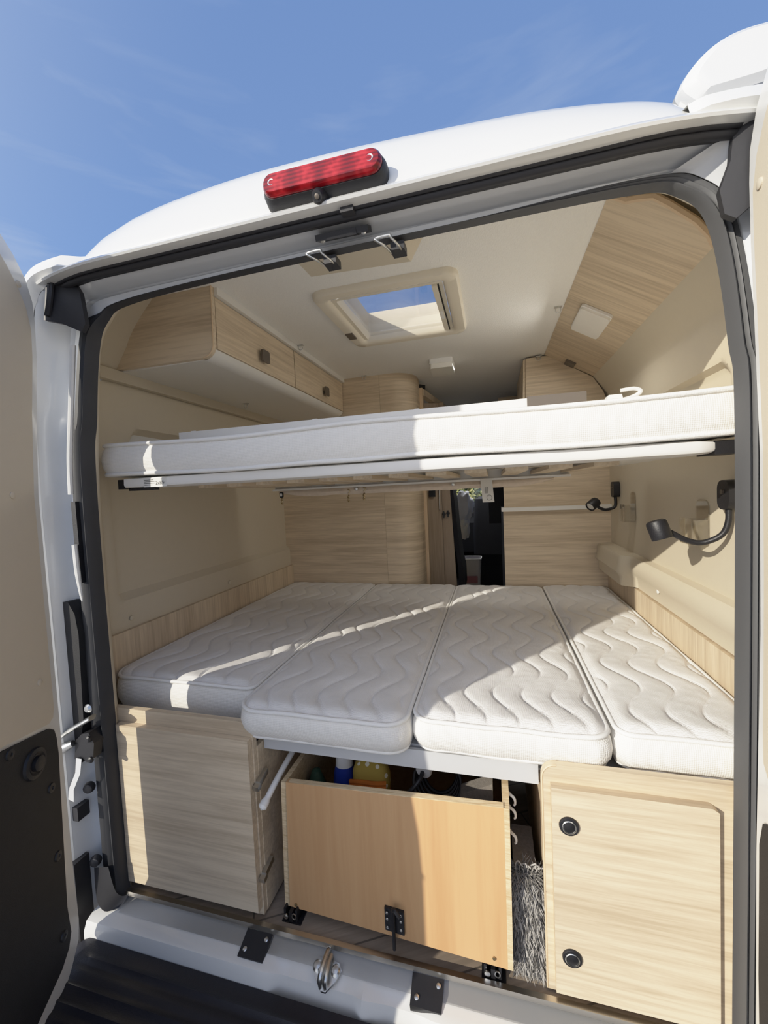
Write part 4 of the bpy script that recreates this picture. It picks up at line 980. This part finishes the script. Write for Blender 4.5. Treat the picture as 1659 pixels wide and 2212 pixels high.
# ================================================================== UPPER BUNK
t = thing('bunk_bed', 'raised upper bunk frame with white front rail and slatted underside', 'bunk bed', (0, .5, 1.14))
bm = BM(); prof = [(.118, 1.245), (.108, 1.242), (.107, 1.224), (.111, 1.217), (.130, 1.213), (.17, 1.213), (.17, 1.245)]
rows = []
for x, s in ((-.76, 1), (-.4, 1), (0, 1), (.4, 1), (.70, 1), (.76, .97), (.79, .8), (.805, .45), (.808, .2)):
    rows.append([(x, .142+(y-.142)*s, 1.229+(z-1.229)*s) for y, z in prof])
loft(bm, rows, True, True, True); obj('front_rail', bm, 'whitep', t, label='white front rail')
bm = BM(); box(bm, -.80, .84, .17, .24, 1.226, 1.236); box(bm, -.80, -.62, .17, .92, 1.224, 1.234); box(bm, .62, .84, .17, .92, 1.224, 1.234); obj('underside', bm, 'white_lam', t)
bm = BM(); box(bm, -.82, .84, .165, .93, 1.236, 1.242); obj('deck', bm, 'white_lam', t)
for i in range(12):
    x = -.60+i*.108
    bm = BM(); box(bm, x, x+.058, .24, .78, 1.206, 1.218, .003); obj('slat', bm, 'woody', t)
bm = BM(); box(bm, -.62, .62, .765, .79, 1.192, 1.232, .003); box(bm, -.62, .62, .742, .765, 1.190, 1.198, .002); obj('rear_rail', bm, 'white_lam', t)
bm = BM()
n = 60
def bm_(u, v):
    x = -.60+1.165*u; e = min(u, 1-u)
    h = .020*sm(e/.13)**.6+.010
    return (x, .760-.012*math.sin(v*PI)*sm(e/.1)+.003*noise.noise(V((x*20, v*3, 0))), 1.191-h*v+.003*noise.noise(V((x*14, 0, 2)))*v)
grid(bm, bm_, n, 6); bm2 = bm; obj('valance', bm, 'beam', t, label='beige cloth-covered beam')
for x, z in ((-.225, 1.183), (.185, 1.183)):
    bm = BM(); lathe(bm, [(.008, 0), (.008, .004), (.004, .007)], (x, .750, z), (0, -1, 0), 14); obj('snap_rivet', bm, 'steel', t)
for x0, x1 in ((-.795, -.755), (.795, .852)):
    bm = BM(); box(bm, x0, x1, .118, .20, 1.213, 1.242, .003); obj('end_bracket', bm, 'blackp', t)
bm = BM(); box(bm, -.757, -.66, .121, .14, 1.206, 1.213, .001); obj('foot_strip', bm, 'blackp', t)
# rating sticker
bm = BM(); hexa(bm, [(-.685, .1065, 1.214), (-.602, .1065, 1.214), (-.602, .1085, 1.214), (-.685, .1085, 1.214), (-.685, .1065, 1.240), (-.602, .1065, 1.240), (-.602, .1085, 1.240), (-.685, .1085, 1.240)]); st_ = obj('rating_sticker', bm, 'paper', t, label='small paper load sticker')
bm = text_bm('2x85', .0155, (-.641, .1062, 1.2205), (1, 0, 0), (0, 0, 1)); obj('sticker_text', bm, 'ink', st_, smooth=False)
bm = text_bm('Kg', .0085, (-.6145, .1062, 1.2240), (1, 0, 0), (0, 0, 1)); obj('sticker_text', bm, 'ink', st_, smooth=False)
bm = BM()
for k, w in enumerate((.034, .038, .038, .030)): box(bm, -.682, -.682+w, .1060, .1064, 1.2345-.005*k, 1.2358-.005*k)
obj('sticker_lines', bm, 'ink', st_, smooth=False)
# upper mattress
t = thing('bunk_mattress', 'long thin white mattress on the raised bunk, right half sunlit', 'mattress', (.02, .5, 1.246))
def bo(z, o):
    pts = []
    x0, x1, y0, y1, r = -.822-o, .850+o, .098-o, .92+o, .02
    for cx, cy, a0 in ((x0+r, y0+r, 180), (x1-r, y0+r, 270), (x1-r, y1-r, 0), (x0+r, y1-r, 90)):
        for k in range(6): a = R(a0+18*k); pts.append(V((cx+r*math.cos(a), cy+r*math.sin(a), 0)))
    out = []
    for i, p in enumerate(pts):
        q = pts[(i+1) % len(pts)]; L_ = (q-p).length; m_ = max(1, int(L_/.03))
        for k in range(m_): out.append(p+(q-p)*k/m_)
    w = lambda x: .004*math.sin(x*7+1)+.005*math.exp(-((x-.02)/.12)**2)*(-1 if z < 1.29 else .3)
    return [V((p.x, p.y+.004*math.sin(p.x*9), z+w(p.x))) for p in out]
bm = BM(); loft(bm, [bo(z, o) for z, o in ((1.352, -.03), (1.347, -.008), (1.340, -.002), (1.325, .004), (1.30, .008), (1.275, .006), (1.258, .0), (1.252, -.006), (1.248, -.03))], True, True, True); obj('body', bm, 'side', t, angle=70)
for z, o in ((1.343, .0), (1.254, .0)):
    bm = BM(); tube(bm, bo(z, o), .0062, 8, True); obj('piping', bm, 'piping', t, angle=70)
# rail lying on top
t = thing('guard_rail', 'flat white guard rail lying on the bunk mattress', 'guard rail', (-.05, .25, 1.352))
bm = BM(); box(bm, -.648, .44, .225, .30, 1.352, 1.390, .005); obj('rail', bm, 'whitep', t)
for x in (-.18, .135, -.62):
    bm = BM(); lathe(bm, [(.012, 0), (.012, .008), (.007, .013)], (x, .262, 1.386), (0, -.2, 1), 14); obj('button', bm, 'whitep', t)
bm = BM(); box(bm, .43, .57, .22, .31, 1.352, 1.393, .004); obj('dark_sleeve', bm, 'knob', t)
t = thing('rail_clip', 'white plastic hook clip on the bunk mattress, right of the dark sleeve', 'clip', (.63, .27, 1.352))
bm = BM(); prism(bm, [(.575, .262, 1.352), (.70, .262, 1.352), (.70, .262, 1.362), (.665, .262, 1.362), (.66, .262, 1.385), (.630, .262, 1.385), (.625, .262, 1.375), (.60, .262, 1.372)], (0, .03, 0), .003); obj('base', bm, 'whitep', t)
bm = BM(); tube(bm, crom([(.648, .255, 1.366), (.685, .255, 1.375), (.70, .255, 1.386), (.685, .255, 1.394), (.655, .255, 1.392)], 5), .005, 8); obj('hook', bm, 'whitep', t)
# paper tag
t = thing('paper_tag', 'white paper instruction tag hanging from the bunk beam, before the cab opening', 'tag', (.31, .745, 1.1))
bm = BM(); grid(bm, lambda u, v: (.292+.044*u+.012*v*.6, .742-.012*math.sin(v*2.2), 1.197-.092*v), 4, 10); obj('card', bm, 'paper', t)
bm = BM()
bm.free(); bm = text_bm('www', .010, (.308, .7295, 1.125), (.1, 0, 1), (-1, 0, .1), .0); 
lathe(bm, [(.010, 0), (.010, .0006), (.0085, .0006), (.0085, 0)], (.3265, .729, 1.122), (0, -1, 0), 20)
for k in range(4): hexa(bm, [V((.304+.006*k, .7285, 1.15-.0))+V(q) for q in ((0, 0, 0), (.002, 0, 0), (.002, .0004, 0), (0, .0004, 0), (.0, 0, .03), (.002, 0, .03), (.002, .0004, .03), (0, .0004, .03))])
bm.free()
bm = BM(); tube(bm, [(.3245+.010*math.cos(k*PI/8), .7285, 1.123+.010*math.sin(k*PI/8)) for k in range(16)], .0007, 5, True)
for k in range(3): tube(bm, [(.310+.004*k, .7285, 1.140), (.312+.004*k, .7285, 1.165)], .0006, 5)
obj('print', bm, 'ink', t)
# hanging clips
def hang(x, z, label, buckle):
    t = thing('hanging_clip', label, 'clip', (x, .75, z-.07))
    if buckle:
        bm = BM(); plate(bm, (x, .752, z), (1, 0, 0), (0, 0, 1), .018, .024, .005, .006, .001); obj('buckle', bm, 'blackmet', t)
        bm = BM(); plate(bm, (x, .748, z), (1, 0, 0), (0, 0, 1), .010, .014, .003, .004, .001); obj('roller', bm, 'whitep', t)
    else:
        bm = BM(); tube(bm, crom([(x-.002, .75, z+.012), (x+.006, .748, z+.010), (x+.007, .748, z), (x, .748, z-.006)], 4), .0022, 6); obj('wire_hook', bm, 'brass', t)
    bm = BM(); tube(bm, [(x+.003*math.sin(k*1.9), .750, z-.012-.004*k) for k in range(9)], [.003+.0016*(k % 2) for k in range(9)], 6); obj('bead_chain', bm, 'brass', t)
hang(-.580, 1.172, 'small black buckle with chain hanging under the bunk, left', True)
hang(-.262, 1.170, 'longer brass hook hanging under the bunk, middle', False)
hang(-.192, 1.176, 'shorter brass hook hanging under the bunk, right of the longer one', False)

# ================================================================== READING LAMPS, HOLDERS
def reading_lamp(label, base, neck, head, hdir):
    t = thing('reading_lamp', label, 'lamp', base)
    bm = BM(); bx_, by_, bz_ = base
    plate(bm, (bx_, by_, bz_), (0, -1, 0), (0, 0, 1), .056, .075, .022, .028, .006); obj('base', bm, 'blackp', t)
    bm = BM(); lathe(bm, [(.006, 0), (.006, .004), (.003, .004)], (bx_-.028, by_, bz_+.008), (-1, 0, 0), 12); obj('button', bm, 'knob', t)
    bm = BM(); tube(bm, crom(neck, 10), .0072, 10); obj('gooseneck', bm, 'blackp', t)
    h = V(hdir).normalized()
    bm = BM(); lathe(bm, [(.016, -.026), (.023, -.022), (.025, -.016), (.025, .024), (.0235, .027), (.021, .027), (.021, .022)], head, h, 24); hd = obj('head', bm, 'blackp', t)
    bm = BM(); lathe(bm, [(.021, .0215), (.012, .0235), (0, .024)], head, h, 24); obj('lens', bm, 'lamp', hd)
reading_lamp('near black gooseneck reading lamp on the sunlit right wall, beside the door seal', (.929, .318, 1.118), [(.912, .316, 1.09), (.912, .316, 1.05), (.900, .322, 1.015), (.865, .335, .994), (.83, .338, 1.000), (.790, .336, 1.023)], (.763, .334, 1.031), (.28, -.2, -1))
reading_lamp('far black gooseneck reading lamp on the right wall, by the wooden partition', (.929, 1.300, 1.122), [(.912, 1.296, 1.10), (.914, 1.294, 1.055), (.905, 1.29, 1.035), (.87, 1.285, 1.025), (.845, 1.28, 1.032), (.825, 1.278, 1.046)], (.812, 1.278, 1.056), (-.75, -.5, -.55))
def holder(label, y, z, w=.062):
    t = thing('acrylic_holder', label, 'holder', (.93, y, z))
    bm = BM(); plate(bm, (.929, y, z+.062), (0, -1, 0), (0, 0, 1), w, .13, .022, .003, .001); obj('back_plate', bm, 'acryl', t)
    bm = BM()
    for a in (-1, 1): box(bm, .885, .926, y+a*w/2-.002, y+a*w/2+.002, z, z+.070, .0008)
    box(bm, .885, .926, y-w/2, y+w/2, z-.002, z+.002, .0008); box(bm, .884, .888, y-w/2, y-w*.12, z, z+.075, .0008); box(bm, .884, .888, y+w*.12, y+w/2, z, z+.075, .0008)
    obj('pocket', bm, 'acryl', t)
holder('near clear acrylic holder behind the gooseneck lamp, half in sun', .485, .972, .075)
holder('far clear acrylic holder on the shaded right wall, below the far lamp', 1.09, .985)

# ================================================================== CAB AND OUTSIDE
def seat(name, label, x, y, w, lean=.12, zt=1.22, wz=.55):
    t = thing(name, label, 'seat', (x, y, .0))
    bm = BM(); rows = []
    for k, z in enumerate([.52, .58, .75, .92, 1.0, 1.05, 1.075]):
        ww = w*(1-.12*max(0, (z-.75)/.35)) if z < 1.06 else w*.7
        rows.append([V((x+a, y+.05+lean*(z-.5)+b, z*(zt-.15)/1.075)) for a, b in rrect(ww, .13 if z < 1.06 else .08, .04, 4)])
    loft(bm, rows, True, True, True); obj('backrest', bm, 'seat', t)
    bm = BM(); box(bm, x-w/2, x+w/2, y+.05, y+.52, .40, .55, .04, 3); obj('cushion', bm, 'seat', t)
    bm = BM(); plate(bm, (x, y+.28, zt+.06), (1, 0, 0), (0, 0, 1), .26, .19, .05, .09, .02); obj('headrest', bm, 'seat', t)
    bm = BM(); box(bm, x-w/2+.04, x+w/2-.04, y+.12, y+.45, .01, .40, .01); obj('pedestal', bm, 'darkcab', t)
    return t
seat('cab_seat', 'right black cab seat seen through the opening', .38, 3.05, .46)
# bench seat close to the washroom door: only its curved edge shows
t = thing('bench_seat', 'dark grey bench seat, curved edge along the washroom door', 'seat', (.12, 2.3, 0))
bm = BM(); pr = [(.100, .05), (.100, .58), (.092, .66), (.080, .78), (.062, .92), (.048, 1.02), (.040, 1.12), (.055, 1.16), (.08, 1.15), (.09, 1.08), (.10, .92), (.112, .78), (.122, .66), (.138, .58), (.140, .45), (.128, .40), (.122, .05)]
prism(bm, [(a-.012, 1.985, z) for a, z in pr], (0, .28, 0), .008); obj('backrest', bm, 'seat', t)
t = thing('white_bag', 'crumpled white cloth bag hung over the bench seat', 'bag', (.06, 2.7, .72))
bm = BM(); bmesh.ops.create_icosphere(bm, subdivisions=4, radius=1)
for v in bm.verts:
    p = v.co.copy(); f = 1+.22*noise.noise(p*2.1)+.10*noise.noise(p*5)
    v.co = V((.075+p.x*.095*f, 2.75+p.y*.09*f, .965+p.z*.16*f+.03*p.x))
obj('bag', bm, 'cloth', t)
bm = BM(); bmesh.ops.create_icosphere(bm, subdivisions=3, radius=1)
for v in bm.verts:
    p = v.co.copy(); f = 1+.3*noise.noise(p*3+V((4, 1, 2)))
    v.co = V((.09+p.x*.05*f, 2.66+p.y*.05*f, .80+p.z*.085*f))
obj('pouch', bm, 'paper', t)
t = thing('storage_bin', 'small white bin with purple and pink bags on the dark cab floor', 'bin', (.13, 2.9, .012))
bm = BM(); rows = []
for z, s in ((.22, .8), (.24, .82), (.50, 1.0), (.505, 1.06), (.515, 1.06), (.515, .96), (.26, .78)): rows.append([V((.135+a*s, 2.9+b*s, z)) for a, b in rrect(.17, .17, .03, 4)])
loft(bm, rows, True, True, True); obj('tub', bm, 'whitep', t)
bm = BM(); box(bm, .075, .195, 2.84, 2.96, .30, .49, .03, 3); obj('purple_liner', bm, 'purple', t)
bm = BM(); box(bm, .085, .185, 2.79, 2.81, .30, .36, .01); obj('pink_bag', bm, 'pink', t)
bm = BM(); lathe(bm, [(.07, 0), (.075, .05), (.075, .20), (.07, .21)], (.135, 2.9, .012), (0, 0, 1), 20); obj('stand', bm, 'darkcab', t)
t = thing('dashboard', 'black dashboard of the cab under the windscreen', 'dashboard', (0, 4.1, .4))
bm = BM(); prism(bm, [(-.9, 4.34, .35), (-.9, 3.95, .40), (-.9, 3.86, .75), (-.9, 3.95, .93), (-.9, 4.34, .97)], (1.8, 0, 0), .02); obj('body', bm, 'darkcab', t)
bm = BM(); tube(bm, [(.10+.022*math.cos(k*PI/8), 3.85, .88+.022*math.sin(k*PI/8)) for k in range(16)], .004, 6, True); obj('vent_ring', bm, 'knob', t)
t = thing('cab_pillar_panel', 'black vertical panel closing the right half of the cab opening', 'panel', (.5, 2.3, 0))
bm = BM(); box(bm, .305, .90, 2.62, 2.66, .85, 1.84, .004); obj('panel', bm, 'darkcab', t)
area('cab_fill', (.15, 3.1, 1.57), .3, 6., (0, 0, 0), (1, 1, 1))  # fill light added to brighten the cab, no lamp fitting there
# hedge in front of the windscreen
m, nt, b = nmat('leaf'); L = nt.links.new
ob_ = N(nt, 'ShaderNodeTexCoord'); no = N(nt, 'ShaderNodeTexNoise', Scale=6.); L(ob_.outputs['Object'], no.inputs['Vector'])
cr = N(nt, 'ShaderNodeValToRGB'); cr.color_ramp.elements[0].color = (.16, .20, .05, 1); cr.color_ramp.elements[0].position = .35; cr.color_ramp.elements[1].color = (.50, .48, .22, 1); cr.color_ramp.elements[1].position = .65
L(no.outputs['Fac'], cr.inputs[0]); L(cr.outputs[0], b.inputs['Base Color']); b.inputs['Roughness'].default_value = .6
bm = BM()
for k in range(5200):
    p = V((random.uniform(-1.6, 1.8), 7.2+random.random()*.5, random.uniform(.3, 1.9))); a = V((random.uniform(-1, 1), random.uniform(-1, .2), random.uniform(-1, 1))).normalized(); c_ = a.orthogonal().normalized(); s = .035+.03*random.random()
    bm.faces.new([bm.verts.new(q) for q in (p-a*s, p+c_*s*.5, p+a*s, p-c_*s*.5)])
t = thing('hedge', 'yellow-green leafy hedge seen through the windscreen', 'hedge', (0, 7.5, -.6))
obj('leaves', bm, m, t, kind='stuff', smooth=False, norm=False)
bm = BM(); box(bm, -1.6, 1.8, 7.7, 8.2, -.6, 1.8, .1); obj('branches', bm, 'green', t)
# house with tiled roof seen through the skylight
t = thing('house', 'cream tiled house roof seen through the skylight', 'house', (0, 13, -.6))
m, nt, b = nmat('roof_tiles'); L = nt.links.new
tc = N(nt, 'ShaderNodeTexCoord'); br = N(nt, 'ShaderNodeTexBrick', Scale=3.2); br.inputs['Color1'].default_value = (.74, .62, .46, 1); br.inputs['Color2'].default_value = (.66, .54, .40, 1); br.inputs['Mortar'].default_value = (.36, .27, .2, 1); br.inputs['Mortar Size'].default_value = .03
L(tc.outputs['Object'], br.inputs['Vector']); L(br.outputs['Color'], b.inputs['Base Color']); b.inputs['Roughness'].default_value = .8
M['tiles'] = m
bm = BM(); box(bm, -6, 5, 12.4, 18, -.6, 5.9); obj('wall', bm, 'cream', t)
bm = BM(); hexa(bm, [(-6.3, 11.9, 5.75), (5.3, 11.9, 5.75), (5.3, 15.2, 7.25), (-6.3, 15.2, 7.25), (-6.3, 11.9, 5.87), (5.3, 11.9, 5.87), (5.3, 15.2, 7.37), (-6.3, 15.2, 7.37)]); obj('roof', bm, 'tiles', t)
bm = BM(); tube(bm, [(-6.3, 15.2, 7.40), (5.3, 15.2, 7.40)], .09, 8); obj('ridge', bm, 'tiles', t)
